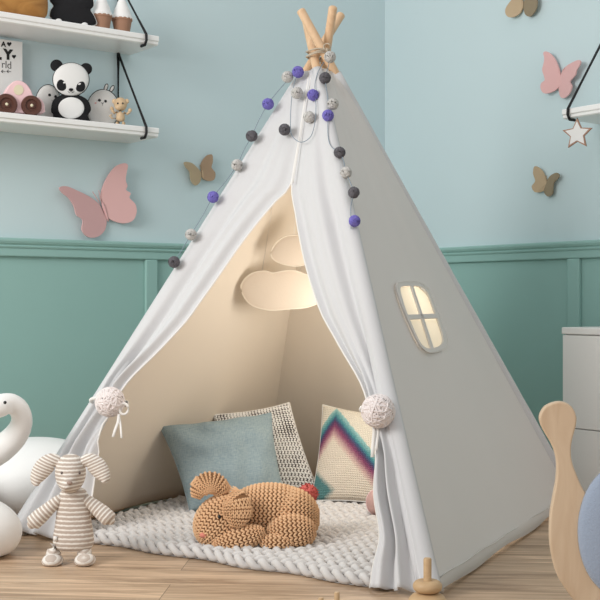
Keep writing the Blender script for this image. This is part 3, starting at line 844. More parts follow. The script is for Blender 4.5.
# ears: a flattened strip bent along a path
def ear(path, widths, th, nu, nv, name):
    path = [Vector(q) for q in catmull([tuple(p) for p in path], 8)]
    n_ = len(path); 
    def at(v):
        x = min(max(v, 0), 1)*(n_-1); i = min(int(x), n_-2); return path[i].lerp(path[i+1], x-i), (path[min(i+2, n_-1)]-path[max(i-1, 0)]).normalized()
    def wd(v):
        x = min(max(v, 0), 1)*(len(widths)-1); i = min(int(x), len(widths)-2); return widths[i]+(widths[i+1]-widths[i])*(x-i)
    def S(u, v):
        p, t_ = at(v); side = t_.cross(V(0, -1, 0)); 
        side = (V(0, .55, 0)+side*.9).normalized() if name == 'fold' else side.normalized()
        side = (side-t_*side.dot(t_)).normalized(); nn_ = side.cross(t_)
        a = 2*PI*u; w = wd(v); return tuple(p+side*w*math.cos(a)+nn_*th*math.sin(a))
    mb = MB(); vs = []; fs = []; A, B_ = 20, 20
    for j in range(B_+1):
        for i in range(A): vs.append(Vector(S(i/A, j/B_)))
    for j in range(B_):
        for i in range(A): fs.append((j*A+i, j*A+(i+1)%A, (j+1)*A+(i+1)%A, (j+1)*A+i))
    fs.append(tuple(range(A))); fs.append(tuple(B_*A+i for i in range(A)))
    mb.add(vs, fs, 1); knit(mb, S, nu, nv, fat=.80, ang=.40, lift=.0, thick=.0036, ln=.47, skip=lambda p: False)
    return rb.part('ear', mb, [M['crochet'], M['crochet_dark']])
ear([rz(224, 504, -.05), rz(223, 492, -.055), rz(216, 484, -.06), rz(207, 483, -.065), rz(199, 489, -.07), rz(196, 498, -.072)], [.012, .024, .032, .034, .030, .012], .008, 18, 18, 'fold')
ear([rz(232, 496, -.085), rz(236, 501, -.108), rz(237, 510, -.118), rz(237, 518, -.120), rz(236, 526, -.115)], [.016, .036, .043, .036, .012], .011, 20, 12, 'flat')
mb = MB(); ell(mb, surf(parts_rb['head'], 203.5, 535), (.012, .008, .009), 14, 10); rb.part('nose', mb, M['nosepink'])
mb = MB(); ell(mb, surf(parts_rb['head'], 219.5, 516.5)+V(0,-.005,0), (.0052, .005, .006), 12, 8); rb.part('eye', mb, M['eye'])
tc_ = rz(308, 494, .06); mb = yarn_ball(tc_, .030, 11, 40)
rnd = random.Random(3)
for i in range(160):
    d = V(rnd.gauss(0,1), rnd.gauss(0,1), rnd.gauss(0,1)).normalized(); tube(mb, [tc_+d*.026, tc_+d*.035], [.0022, .0012], 4)
rb.part('tail', mb, M['coral'], label='coral yarn pompom tail')

# ================================================================== STRIPED PLUSH
SD = 3.32; su = SD/F_PX
def q(px, py, dd=0): return P(px, py, SD+dd)
sp_ = Thing('striped_plush_toy', 'beige and white striped plush toy with floppy ears standing before the left curtain', 'plush toy', q(69, 566))
c1, c2 = (.46, .38, .325), (.80, .765, .71)
base_z = q(69, 566).z
hs = stripe_mat('plush_stripe_h', (0, 0, 1), .0105, c1, c2, .55)
hs2 = stripe_mat('plush_stripe_body', (0, 0, 1), .0125, c1, c2, .6)
# body: lathe bell
mb = MB()
prof = [(9, 487), (12, 490), (14, 493), (15.5, 497), (16.5, 505), (17, 513), (18, 521), (19.5, 530), (20.8, 538), (20.5, 545), (17, 549.5), (8, 551)]
vs = []; fs = []; seg = 30
for r, y in prof:
    for k in range(seg):
        a_ = 2*PI*k/seg; p = q(73.5, y); vs.append(p+V(r*su*math.cos(a_), r*su*.62*math.sin(a_), 0))
for i in range(len(prof)-1):
    for k in range(seg): fs.append((i*seg+k, i*seg+(k+1)%seg, (i+1)*seg+(k+1)%seg, (i+1)*seg+k))
fs.append(tuple(range(seg))); fs.append(tuple((len(prof)-1)*seg+k for k in range(seg))); mb.add(vs, fs)
o = sp_.part('body', mb, hs2); subsurf(o, 1)
mb = MB(); p = q(53.5, 541, -.03); box_fr(mb, lambda x, y, z: p+V(x, y, z), (0, 0, 0), (.010, .003, .013)); sp_.part('care_tag', mb, M['ribbon'], o)
# head: one closed shape, wide brow, muzzle pulled down and forwards
def head_fn(w):
    z = w.z; x = w.x*(1.0 - .08*max(0, -z))*(1+.10*(1-w.x**2)*0); y = w.y
    k = math.exp(-((w.x/.42)**2+((z+.62)/.42)**2))*max(0, -w.y+.4)
    return V(math.copysign(abs(x)**.85, x), y-.62*k, math.copysign(abs(z-.03*k)**.92, z))
mb = MB(); ell(mb, q(70.5, 473, -.01), (15.2*su, .042, 19*su), 40, 28, fn=head_fn)
hd = sp_.part('head', mb, hs)
from mathutils.bvhtree import BVHTree
tree_ = BVHTree.FromPolygons([tuple(v) for v in mb.v], mb.f)
def on_head(px, py):
    hit = tree_.ray_cast(CAM, V((px-300)/F_PX, 1, (300-py)/F_PX).normalized())[0]
    return hit if hit else q(px, py, -.05)
hit_nose = on_head(69.5, 483)
mb = MB(); ell(mb, hit_nose, (.0085, .006, .0055), 12, 8); sp_.part('nose', mb, mat('plush_nose', (.36, .27, .23), .95), hd)
for x in (61.8, 79.5):
    mb = MB(); ell(mb, on_head(x, 473), (.0038, .0036, .0042), 10, 8); sp_.part('eye', mb, mat('thread_eye', (.14, .11, .10), .6), hd)
# ears
for side, path, ax_ in ((-1, [(60, 463), (53, 461), (46, 465), (40, 472), (36, 480), (36, 486)], (1, 0, .55)), (1, [(81, 463), (88, 461), (95, 465), (100, 471), (104, 478), (104, 483)], (-1, 0, .55))):
    pts = [q(x, y, -.02-.012*i/5) for i, (x, y) in enumerate(path)]; pts = [Vector(p) for p in catmull([tuple(p) for p in pts], 5)]
    n_ = len(pts); mb = MB(); vs = []; fs = []; A = 16
    for i, p in enumerate(pts):
        t_ = (pts[min(i+1, n_-1)]-pts[max(i-1, 0)]).normalized(); s_ = t_.cross(V(0, 1, 0)).normalized(); nn_ = s_.cross(t_)
        f = i/(n_-1); w = (.009+.0175*math.sin(PI*min(1, f*1.05+.02))**.8) if f < .96 else .008
        for k in range(A):
            a_ = 2*PI*k/A; cup = .006*(math.cos(a_)**2)
            vs.append(p+s_*w*math.cos(a_)+nn_*(.0055*math.sin(a_)+cup))
    for i in range(n_-1):
        for k in range(A): fs.append((i*A+k, i*A+(k+1)%A, (i+1)*A+(k+1)%A, (i+1)*A+k))
    fs.append(tuple(range(A))); fs.append(tuple((n_-1)*A+k for k in range(A))); mb.add(vs, fs)
    sp_.part('ear', mb, stripe_mat('plush_stripe_ear', (side*-.45, 0, 1), .0085, c1, c2, .5), hd)
# arms
for side, pts_, axv in ((-1, [(62, 497), (55, 503), (45, 512), (36, 520), (31, 525)], None), (1, [(84, 497), (90, 502), (98, 509), (106, 516), (111, 521)], None)):
    pts = [q(x, y, -.005-.014*i/4) for i, (x, y) in enumerate(pts_)]; pts = [Vector(p) for p in catmull([tuple(p) for p in pts], 4)]
    n_ = len(pts); rs = [(.012+.011*min(1, i/(n_-1)*1.6)) for i in range(n_)]; rs[-1] = .013; rs[-2] = .019
    mb = MB(); tube(mb, pts, rs, 18); ell(mb, pts[-2], (.0135,)*3, 12, 8)
    d = (pts[-1]-pts[0]).normalized()
    sp_.part('arm', mb, stripe_mat('plush_stripe_arm', tuple(d), .0108, c1, c2, .55))
# legs with feet
for cx, cy in ((52.5, 559.5), (85, 559)):
    mb = MB(); c = q(cx, cy, -.015)
    tube(mb, [q(cx+(4 if cx < 70 else -3), 545, 0), q(cx+2 if cx < 70 else cx-1, 551, -.004), q(cx, 557, -.008)], [.021, .021, .021], 16)
    ell(mb, q(cx, cy+1.0, -.02), (10.5*su, .036, .019), 22, 14, fn=lambda w: V(w.x, w.y, max(w.z, -.8)))
    for v in mb.v: v.z = max(v.z, .002)
    sp_.part('leg', mb, stripe_mat('plush_stripe_leg', (0, -.6, 1), .0125, (.55, .47, .41), c2, .4))

# ================================================================== SWAN
sw = Thing('swan', 'large smooth white toy swan sitting on the floor left of the tent', 'swan', V(-1.0, 3.8, 0))
mb = MB()
ell(mb, P(36, 480, 4.08), (.275, .20, .150), 40, 26)
ell(mb, P(-70, 500, 3.85), (.20, .30, .165), 36, 24)
ell(mb, P(-44, 532, 3.42), (66/F_PX*3.42, .135, .115), 36, 24)
for v in mb.v: v.z = max(v.z, .004)
neck = [P(-60, 520, 3.55), P(-50, 485, 3.62), P(-22, 462, 3.66), P(2, 448, 3.67), P(16, 435, 3.66), P(22, 421, 3.64), P(19, 409, 3.62), P(10, 403, 3.60), P(-1, 404, 3.575)]
np_ = [Vector(p) for p in catmull([tuple(p) for p in neck], 5)]; n_ = len(np_)
tube(mb, np_, [.062-.030*min(1, i/(n_-1)*1.5) for i in range(n_)], 20)
ell(mb, P(-4, 407, 3.57), (.050, .036, .036), 26, 18)
bd = sw.part('body', mb, M['swan'])
rm = bd.modifiers.new('remesh', 'REMESH'); rm.mode = 'VOXEL'; rm.voxel_size = .009; rm.use_smooth_shade = True
sm = bd.modifiers.new('smooth', 'SMOOTH'); sm.factor = .6; sm.iterations = 6
mb = MB(); ell(mb, P(5, 402.5, 3.536), (.0052, .004, .0052), 12, 8); sw.part('eye', mb, M['eye'])
mb = MB(); a = P(-20, 408, 3.55); tube(mb, [a, a+V(-.03, 0, -.004), a+V(-.065, 0, -.012)], [.02, .014, .005], 14); sw.part('beak', mb, mat('swan_beak', (.75, .45, .25), .6))

# ================================================================== LEFT SHELVES
def shelf_board(mb, fn, s0, s1, zb, depth):
    prof = [(0, zb), (depth-.012, zb), (depth-.006, zb+.004), (depth-.006, zb+.014), (depth, zb+.018), (depth, zb+.034), (depth-.004, zb+.038), (0, zb+.038)]
    vs = [fn(s, n, z) for s in (s0, s1) for n, z in prof]; k = len(prof)
    mb.add(vs, [(i, (i+1) % k, k+(i+1) % k, k+i) for i in range(k)]+[tuple(range(k)), tuple(range(k, 2*k))])
def bracket(th, fn, s, zb, depth, h):
    mb = MB(); r = .0055
    tube(mb, [fn(s, .012, zb+.03), fn(s, .012, zb+h)], .0075, 10)
    top = fn(s, .012, zb+h); a = fn(s, depth+.006, zb+.036); b = fn(s, depth+.008, zb+.012); c = fn(s, depth-.004, zb-.006); d = fn(s, depth*.4, zb-.006)
    tube(mb, [top, top.lerp(a, .97), a, b, c, fn(s, depth-.035, zb-.006)], r, 10)
    th.part('bracket', mb, M['black'], label='black metal bracket')
DEP = .24
SE = sL(159, DEP)
ZU, ZLO = 1.786, 1.412
def left_shelf(zb, label, h):
    t = Thing('wall_shelf', label, 'shelf', LW(SE+.5, 0, zb), 'white shelves on the left wall')
    mb = MB(); shelf_board(mb, LW, SE, SE+1.15, zb, DEP); t.part('board', mb, M['white'], smooth=False)
    sb = sL(145.5, DEP)
    bracket(t, LW, sb, zb, DEP, h); bracket(t, LW, SE+1.15-(sb-SE), zb, DEP, h)
left_shelf(ZU, 'upper white wall shelf on black brackets at left', .30)
left_shelf(ZLO, 'lower white wall shelf on black brackets at left, holding the panda', .372)
TU, TL = ZU+.038, ZLO+.038
# things on the shelves face half way between the wall normal and the camera
face = (DR*.55 + V(.15, -1, 0)*.45).normalized()
def splane(px, n, tilt=0): 
    p = lw_plane(n).hit(px, 100); return Plane(p, face)
def snap(mbs, z):
    """rest a built thing on a shelf"""
    lo = min(v.z for m_ in mbs for v in m_.v); 
    for m_ in mbs:
        for v in m_.v: v.z += z-lo
# -- panda
pl = splane(71, .13); fn_ = pl.n
body_o = [(70,89),(80,92),(88,97),(91,106),(88,112),(89,118),(78,119.5),(71,119.5),(63,119.5),(54,117),(53,111),(51,107),(53,97),(60,92)]
specs = [('body', body_o, 'blackcloth', .020, 0), ('belly', circ(71.2, 104.5, 13, 10.8), 'whitecloth', .006, .0195)]
t_pan = dict(name='body')
pieces = []
def addp(lst, name, pts, m, th, off, back=None, par=None, smooth_pts=True, label=None):
    mb = MB(); pts3 = onp(pl, catmull(pts, 4, True) if smooth_pts else pts, off); puff(mb, pts3, pl.n, th, back); lst.append((name, mb, m, par, label)); return mb
pieces = []
addp(pieces, 'body', body_o, 'blackcloth', .022, 0, .015)
addp(pieces, 'belly', circ(71.2, 104.5, 13, 10.8, 16), 'whitecloth', .007, .0200, .008)
addp(pieces, 'outline', circ(71, 76.2, 18.6, 17.2, 20), 'blackcloth', .010, .006, .01)
addp(pieces, 'head', circ(71, 76, 17.9, 16.6, 20), 'whitecloth', .018, .010, .01)
for x, y in ((56.5, 62), (86, 65.5)): addp(pieces, 'ear', circ(x, y, 6.2, 6.0, 16), 'blackcloth', .010, .004, .01)
for x, y, r_ in ((63, 80.5, .6), (79, 81.5, -.6)): addp(pieces, 'eye_patch', circ(x, y, 5.8, 7.2, 16, r_), 'blackcloth', .005, .0235 - .002, .006)
for x, y in ((64.5, 79), (79.5, 80.5)): addp(pieces, 'eye', circ(x, y, 1.5, .9, 10, -.3), 'whitecloth', .002, .0262, .002)
addp(pieces, 'nose', circ(71, 86, 2.3, 1.4, 10), 'blackcloth', .003, .0265, .004)
mb = MB(); tube(mb, [pl.hit(67.8, 87.8, .0265), pl.hit(69, 89.2, .0265), pl.hit(71, 87.6, .0275), pl.hit(73, 89.2, .0265), pl.hit(74.2, 87.8, .0265)], .0011, 6); pieces.append(('mouth', mb, 'blackcloth', None, None))
snap([m_[1] for m_ in pieces], TL)
t = Thing('panda_toy', 'black and white toy panda standing on the lower shelf', 'toy panda', V(pl.p.x, pl.p.y, TL))
for nm, m_, mt, par, lb in pieces: t.part(nm, m_, M[mt])
# -- two pale rounded toys
def blob(cx, cy, rx, ry, label, n_, eyes, ears, base_y, cat_='plush toy'):
    global pl
    pl = splane(cx, n_); pcs = []
    o_ = circ(cx, cy, rx, ry, 20); o_ = [(x, min(y, base_y)) for x, y in o_]
    o2 = [(cx+(x-cx)*1.05, cy+(y-cy)*1.035) for x, y in o_]; o2 = [(x, min(y, base_y)) for x, y in o2]
    addp(pcs, 'outline', o2, 'blackcloth', .006, -.002, .006)
    addp(pcs, 'body', o_, 'greycloth', .018, .002, .012)
    for x, y in eyes[:2]: addp(pcs, 'eye', circ(x, y, 1.5, 1.5, 10), 'eye', .002, .0185, .004)
    nx, ny = eyes[2]; mb = MB(); tube(mb, [pl.hit(nx-1.4, ny, .0205), pl.hit(nx, ny+1.2, .0205), pl.hit(nx+1.4, ny, .0205)], .001, 6); tube(mb, [pl.hit(nx, ny+1, .0205), pl.hit(nx+.2, ny+3, .0205)], .001, 6); pcs.append(('mouth', mb, 'blackcloth', None, None))
    addp(pcs, 'cheek', circ(eyes[0][0]-3.4, eyes[0][1]+3, 1.6, 1.3, 10), 'blush', .002, .0155, .004)
    for x, y, rt in ears:
        addp(pcs, 'ear', circ(x, y, 2.1, 3.9, 14, rt), 'blackcloth', .003, 0, .004); addp(pcs, 'ear', circ(x, y, 1.4, 3.1, 14, rt), 'greycloth', .004, .001, .002)
    snap([m_[1] for m_ in pcs], TL)
    t = Thing('seal_toy', label, cat_, V(pl.p.x, pl.p.y, TL), 'pale plush toys on the lower shelf')
    for nm, m_, mt, par, lb in pcs: t.part(nm, m_, M[mt])
blob(48, 99, 12.8, 20, 'pale grey rounded plush toy between the pink car and the panda', .045, [(49.5, 89), (55.5, 90.5), (53, 94)], [], 118.5)
blob(103, 103, 16, 19.5, 'pale grey rounded plush toy with small upright ears right of the panda', .085, [(99.5, 94), (105.5, 95), (102.5, 96.2)], [(106, 81, .35), (112, 82.5, .5)], 122)
# -- poster
pp = lw_plane(.035); t = Thing('letter_print', 'white framed letter print with black hearts leaning on the wall at the left edge', 'print', LW(sL(5), .03, TL))
mb = MB(); zt = pp.hit(22, 42).z
box_fr(mb, LW, (sL(22.5, .035), .018, TL), (sL(22.5, .035)+.42, .034, zt)); bd = t.part('board', mb, M['poster'], smooth=False); 
def text(s, px, py, size, m, bold=0, sx=1):
    cu = bpy.data.curves.new('txt', 'FONT'); cu.body = s; cu.size = size; cu.offset = bold; cu.extrude = .0008; cu.align_x = 'LEFT'
    ob = bpy.data.objects.new('lettering', cu); COL.objects.link(ob)
    dg = bpy.context.evaluated_depsgraph_get(); me = bpy.data.meshes.new_from_object(ob.evaluated_get(dg)); bpy.data.objects.remove(ob)
    org = lw_plane(.0345).hit(px, py); X = -DL; 
    mb = MB(); vs = [org + X*v.co.x*sx + UP*v.co.y + DR*v.co.z for v in me.vertices]; mb.add(vs, [tuple(p.vertices) for p in me.polygons])
    t.part('lettering', mb, m, bd, smooth=False)
def heart(px, py, r):
    o_ = [(px+r*.068*16*math.sin(a)**3*.9, py-r*.068*(13*math.cos(a)-5*math.cos(2*a)-2*math.cos(3*a)-math.cos(4*a))) for a in [2*PI*i/30 for i in range(30)]]
    mb = MB(); plate(mb, onp(lw_plane(.0352), o_), DR, .0015); t.part('heart', mb, M['ink'], bd, smooth=False)
text('A', 1.2, 46.3, .028, M['ink'], .0008); heart(9.3, 44, 2.3)
text('L', -4.5, 58.3, .045, M['ink'], .0035); text('Y', 4.4, 58.5, .052, M['ink'], .0032, .95); heart(14, 56.5, 2.1)
text('rld', 1.3, 67.6, .042, M['inkgrey'], -.0002, .9)
mb = MB()
for x0, d in ((1.3, 1), (6.8, 1)):
    y0 = 71.3; h = lambda x, y: lw_plane(.0352).hit(x, y)
    tube(mb, [h(x0, y0), h(x0+4.2, y0+.4)], .0011, 5); tube(mb, [h(x0+1.6, y0-1.4), h(x0, y0), h(x0+1.6, y0+1.5)], .0013, 5)
t.part('arrows', mb, M['ink'], bd)
# -- pink car
pl = splane(18, .145)
t = Thing('toy_car', 'pink wooden toy car with dark brown wheels at the left of the lower shelf', 'toy car', V(pl.p.x, pl.p.y, TL))
body_c = catmull([(-7,104),(-2,98),(4,95),(8,88),(13,83),(19,81.5),(26,84.5),(31,91),(33.5,96.5),(40,99),(44,104),(45,110),(43,114),(20,114),(-6,112)], 4, True)
mbs = []; mb = MB(); plate(mb, onp(pl, body_c, .030), pl.n, .060); mbs.append(('body', mb, 'pinkwood', None))
for x, y, r_ in ((6, 106, 10.8), (31, 107.2, 10.2)):
    c = pl.hit(x, y, .031); mb = MB(); rr = r_/F_PX*c.y
    lathe(mb, c, [(rr*.9, 0), (rr, .004), (rr, .012), (rr*.92, .017), (rr*.62, .017), (rr*.55, .011), (rr*.35, .012), (rr*.3, .016), (.001, .016)], 30, pl.n); mbs.append(('wheel', mb, 'brownwood', 'dark brown wheel'))
    mb = MB(); ell(mb, c+pl.n*.017, [V(0,0,.006), pl.n*.004, pl.n.cross(UP)*.006], 12, 8); mbs.append(('hubcap', mb, 'cream', None))
    c2_ = pl.hit(x, y, .029)-pl.n*.060; mb = MB(); lathe(mb, c2_, [(rr, 0), (rr, .012)], 30, -pl.n); mbs.append(('wheel', mb, 'brownwood', 'dark brown wheel'))
mb = MB(); plate(mb, onp(pl, circ(18.7, 91, 4.9, 5.2, 24), .032), pl.n, .004); mbs.append(('window', mb, 'cream', 'cream round window'))
snap([m_[1] for m_ in mbs], TL)
wheel = None
for nm, m_, mt, lb in mbs:
    o = t.part(nm, m_, M[mt], wheel if nm == 'hubcap' else None, label=lb, ang=40)
    if nm == 'wheel': wheel = o
    if nm == 'body': bevel(o, .006, 3)
# -- wooden figurine
FD = lw_plane(.16).hit(120, 110).y; fu = FD/F_PX
t = Thing('wooden_figurine', 'small jointed pale wooden figurine at the right end of the lower shelf', 'figurine', V(P(120, 110, FD).x, FD, TL))
fy0 = 300-(TL-CAM_H)/FD*F_PX     # image row of its feet
g = lambda x, y, d=0: P(x, y-123.5+fy0, FD+d)
mb = MB(); ell(mb, g(120.5, 100.5), (6.6*fu, 6.3*fu, 6.8*fu), 24, 16); ell(mb, g(119, 103.5, -.012), (4.2*fu, .014, 3.0*fu), 16, 10); h_ = t.part('head', mb, M['figwood'])
for x in (117.8, 122.8): 
    mb = MB(); ell(mb, g(x, 99.6, -.026), (.0036, .003, .004), 10, 8); t.part('eye', mb, M['eye'], h_)
for x in (114.2, 126.8):
    mb = MB(); ell(mb, g(x, 97.5, 0), (2.3*fu, .005, 2.5*fu), 14, 10); t.part('ear', mb, M['figwood'], h_)
mb = MB(); tube(mb, [g(120.5, 106), g(120.5, 110), g(120.5, 115), g(120.5, 117.5)], [.013, .0165, .018, .012], 18); t.part('torso', mb, M['figwood'])
for s_, pts_ in ((-1, [(117.5, 108.5), (114.5, 109.5), (112.5, 107.2), (111.8, 105)]), (1, [(123.8, 108.8), (127, 110.2), (129.2, 108.5), (130, 106.5)])):
    mb = MB(); tube(mb, [g(x, y) for x, y in pts_], [.0068, .006, .0055, .005], 10); ell(mb, g(*pts_[-1]), (.0078, .0078, .0085), 12, 8); t.part('arm', mb, M['figwood'])
for pts_ in ([(118, 116), (117.3, 119), (117.2, 122)], [(123, 116), (123.6, 119), (123.8, 122)]):
    mb = MB(); tube(mb, [g(x, y) for x, y in pts_], [.0085, .007, .0065], 10); ell(mb, g(pts_[-1][0], 122.2, -.004), (.0085, .011, .0055), 12, 8); t.part('leg', mb, M['figwood'])
mb = MB(); tube(mb, [g(117, 115, .004), g(112, 114.5, .004), g(109.8, 112, .004), g(112, 110.8, .004)], .0035, 8); t.part('tail', mb, M['figwood'])
# -- upper shelf
pl = splane(20, .15)
mb = MB(); o_ = catmull([(-34, 20),(-30, 2),(-24,-16),(-2,-28),(22,-26),(38,-14),(46,0),(48,12),(45,24),(30,24),(0,22)], 4, True)
puff(mb, onp(pl, o_), pl.n, .05, .03); snap([mb], TU)
single('wooden_toy', mb, M['caramel'], V(pl.p.x, pl.p.y, TU), 'rounded caramel brown wooden toy at the left of the upper shelf', 'wooden toy')
pl = splane(71, .165); pcs = []
bear = [(52,24),(50.5,16),(53.5,11),(50,6),(51,0),(57,-1),(61,3),(71,1.5),(81,4.5),(86,2),(92.5,4),(93.5,11),(90.5,15),(94,21),(96,29),(85,31),(71,29)]
bo = [(72+(x-72)*1.035, 15+(y-15)*1.045) for x, y in bear]
addp(pcs, 'outline', bo, 'whitecloth', .004, -.004, .004); addp(pcs, 'body', bear, 'blackcloth', .018, .002, .006)
for x, y in ((58.5, 26.2), (84.5, 30)): addp(pcs, 'paw', circ(x, y, 3.4, 2.6, 12), 'whitecloth', .008, .012, .006)
snap([m_[1] for m_ in pcs], TU)
t = Thing('bear_toy', 'black bear head shaped toy with white outline on the upper shelf', 'toy bear', V(pl.p.x, pl.p.y, TU))
for nm, m_, mt, par, lb in pcs: t.part(nm, m_, M[mt])
def icecream(px, r_t, label):
    c = lw_plane(.16).hit(px, 30); c.z = TU; uu = c.y/F_PX; R_ = r_t*uu
    t = Thing('ice_cream_toy', label, 'toy ice cream', c, 'toy ice creams on the upper shelf')
    mb = MB(); lathe(mb, c, [(R_*.66, 0), (R_*.70, .002), (R_*.93, .056), (R_*1.0, .058), (R_*1.0, .068), (R_*.8, .068)], 26); t.part('cone', mb, M['cup'], ang=40, label='brown cone')
    mb = MB(); prof = []
    for i in range(40):
        f = i/39; prof.append((R_*(1.0*(1-f)**.75+.02)*(1+.025*math.sin(f*20)), .066+f*.095))
    lathe(mb, c, prof, 26)
    for k in range(14):
        a = 2*PI*k/14; ell(mb, c+V(math.cos(a)*R_*.93, math.sin(a)*R_*.90, .067), (R_*.15, R_*.15, .005), 8, 6)
    t.part('swirl', mb, M['icing'], label='white swirl')
icecream(101.5, 10.6, 'white topped toy ice cream beside the black bear toy')
icecream(122, 10.4, 'white topped toy ice cream nearest the right end of the upper shelf')

# ================================================================== RIGHT SHELF and STARS
SE2 = sR(562, DEP); ZR = rw_plane(DEP).hit(562, 119).z
t = Thing('wall_shelf', 'white wall shelf on a black bracket at the right edge', 'shelf', RW(SE2+.4, 0, ZR))
mb = MB(); shelf_board(mb, RW, SE2, SE2+1.0, ZR, DEP); t.part('board', mb, M['white'], smooth=False)
sb = sR(569, DEP); bracket(t, RW, sb, ZR, DEP, .36); bracket(t, RW, SE2+1.0-(sb-SE2), ZR, DEP, .36)
def star(px, py, r_, label, n_=DEP-.01):
    c = rw_plane(n_).hit(px, py); nrm = (DL*.5+V(-.25, -1, 0)*.5).normalized(); X = nrm.cross(UP); X = -X if X.x < 0 else X; uu = c.y/F_PX; R_ = r_*uu
    t = Thing('star_ornament', label, 'star ornament', c+UP*R_)
    def so(R_, k):
        pts = []
        for i in range(5):
            a = PI/2+i*2*PI/5; pts.append((R_*math.cos(a), R_*math.sin(a))); b = a+PI/5; pts.append((k*R_*math.cos(b), k*R_*math.sin(b)))
        out = []
        for i in range(10):
            p0, p1 = pts[i], pts[(i+1) % 10]
            for m_ in range(4): out.append((p0[0]+(p1[0]-p0[0])*m_/4, p0[1]+(p1[1]-p0[1])*m_/4))
        return [c+X*x+UP*y for x, y in out]
    mb = MB(); plate(mb, so(R_, .47), nrm, .010); t.part('frame', mb, M['gold'], smooth=False, label='brown wooden star frame')
    mb = MB(); plate(mb, [p+nrm*.002 for p in so(R_*.80, .50)], nrm, .014); t.part('face', mb, M['whitecloth'], smooth=False)
    mb = MB(); tube(mb, [c+UP*R_*.96, V(c.x, c.y, ZR)], .0012, 6); t.part('string', mb, M['string'])
star(577, 134, 16, 'white star with brown wooden edge hanging under the right shelf')
# ================================================================== BUTTERFLIES
def butterfly(wall, sc_, off, left, right, ants, body, ml, mr, label, tilt=.35, lift=.012):
    pln = rw_plane() if wall == 'R' else lw_plane(); nrm = pln.n
    tr = lambda p: (off[0]+p[0]/sc_, off[1]+p[1]/sc_)
    b0, b1 = pln.hit(*tr(body[0])), pln.hit(*tr(body[1])); axis = (b1-b0).normalized()
    th = Thing('butterfly_decoration', label, 'wall butterfly', (b0+b1)/2, 'card butterflies on the walls')
    for pts, m_ in ((left, ml), (right, mr)):
        p3 = [pln.hit(*tr(p)) for p in catmull(pts, 4, True)]
        out = []
        for p in p3:
            d = p-b0; dist = (d-axis*d.dot(axis)).length; o_ = lift+dist*tilt; k_ = o_/(CAM-p).dot(nrm); out.append(p+(CAM-p)*k_)
        # thickness along the wall normal
        mb = MB(); plate(mb, out, nrm, .007); th.part('wing', mb, M[m_], smooth=False)
    mb = MB(); pb_ = [b0.lerp(b1, i/6)+nrm*(lift+.001) for i in range(7)]; L_ = (b1-b0).length
    tube(mb, pb_, [L_*.03, L_*.06, L_*.075, L_*.07, L_*.06, L_*.05, L_*.025], 10)
    tube(mb, [(b0+b1)/2, (b0+b1)/2+nrm*lift], .003, 6)
    th.part('body', mb, M[ml])
    mb = MB()
    for a in ants: tube(mb, [Vector(q_) for q_ in catmull([tuple(pln.hit(*tr(p), off=lift+.004*i)) for i, p in enumerate(a)], 4)], .0016 if sc_ < 4 else .0016, 6)
    th.part('antennae', mb, M[ml])
butterfly('L', 2.4, (0, 150), [(143,90),(160,87),(185,97),(215,112),(238,130),(248,150),(256,168),(252,192),(235,208),(212,209),(197,192),(199,168),(184,156),(178,135),(165,115),(150,103)],
          [(246,132),(243,104),(255,70),(275,42),(295,32),(307,36),(304,55),(302,72),(306,86),(303,96),(314,104),(311,115),(325,130),(328,150),(318,170),(295,176),(268,168),(253,155)],
          [[(244,128),(240,112),(237,97)], [(240,130),(232,115),(222,100)]], [(240,120),(257,172)], 'pinkfly2', 'pinkfly', 'large pink butterfly above the left wainscot', tilt=.22)
butterfly('L', 2.4, (0, 150), [(443,29),(460,31),(475,44),(483,56),(481,75),(470,85),(459,72),(456,52),(446,40)], [(484,50),(483,34),(495,15),(509,11),(511,28),(508,42),(517,55),(514,71),(500,74),(486,66)],
          [[(483,48),(481,40),(479,36)]], [(482,46),(484,72)], 'tanfly', 'brownfly', 'small brown butterfly on the left wall beside the tent', tilt=.3)
butterfly('R', 4.283, (540, 20), [(14,140),(28,135),(50,150),(70,180),(85,225),(88,248),(84,275),(70,297),(40,312),(15,313),(2,292),(5,270),(20,255),(9,215),(14,190),(18,165)],
          [(86,240),(105,205),(130,186),(165,171),(173,185),(156,215),(151,235),(138,250),(128,265),(136,285),(125,315),(105,333),(88,330),(80,300),(82,268)],
          [[(88,232),(84,218),(82,204)], [(92,232),(97,216),(106,204)]], [(88,228),(80,300)], 'pinkfly', 'pinkfly', 'pink butterfly beside the right shelf', tilt=.3, lift=.016)
butterfly('R', 2.31, (400, 0), [(311,384),(325,391),(335,408),(339,426),(330,441),(312,444),(304,431),(312,418),(307,400)], [(336,426),(345,408),(361,399),(367,408),(356,420),(353,430),(351,448),(341,454),(332,442)],
          [[(337,420),(336,412),(339,406)]], [(337,414),(333,442)], 'tanfly', 'tan2fly', 'small tan butterfly lowest on the right wall', tilt=.3)
butterfly('R', 2.31, (400, 0), [(243,22),(253,5),(272,-14),(281,-4),(284,14),(275,32),(258,40),(246,36)], [(285,16),(288,-2),(299,-16),(314,-9),(316,10),(311,26),(300,38),(289,33)],
          [[(285,0),(283,-12)]], [(285,-8),(285,26)], 'tanfly', 'tan2fly', 'small tan butterfly at the top of the right wall', tilt=.3)

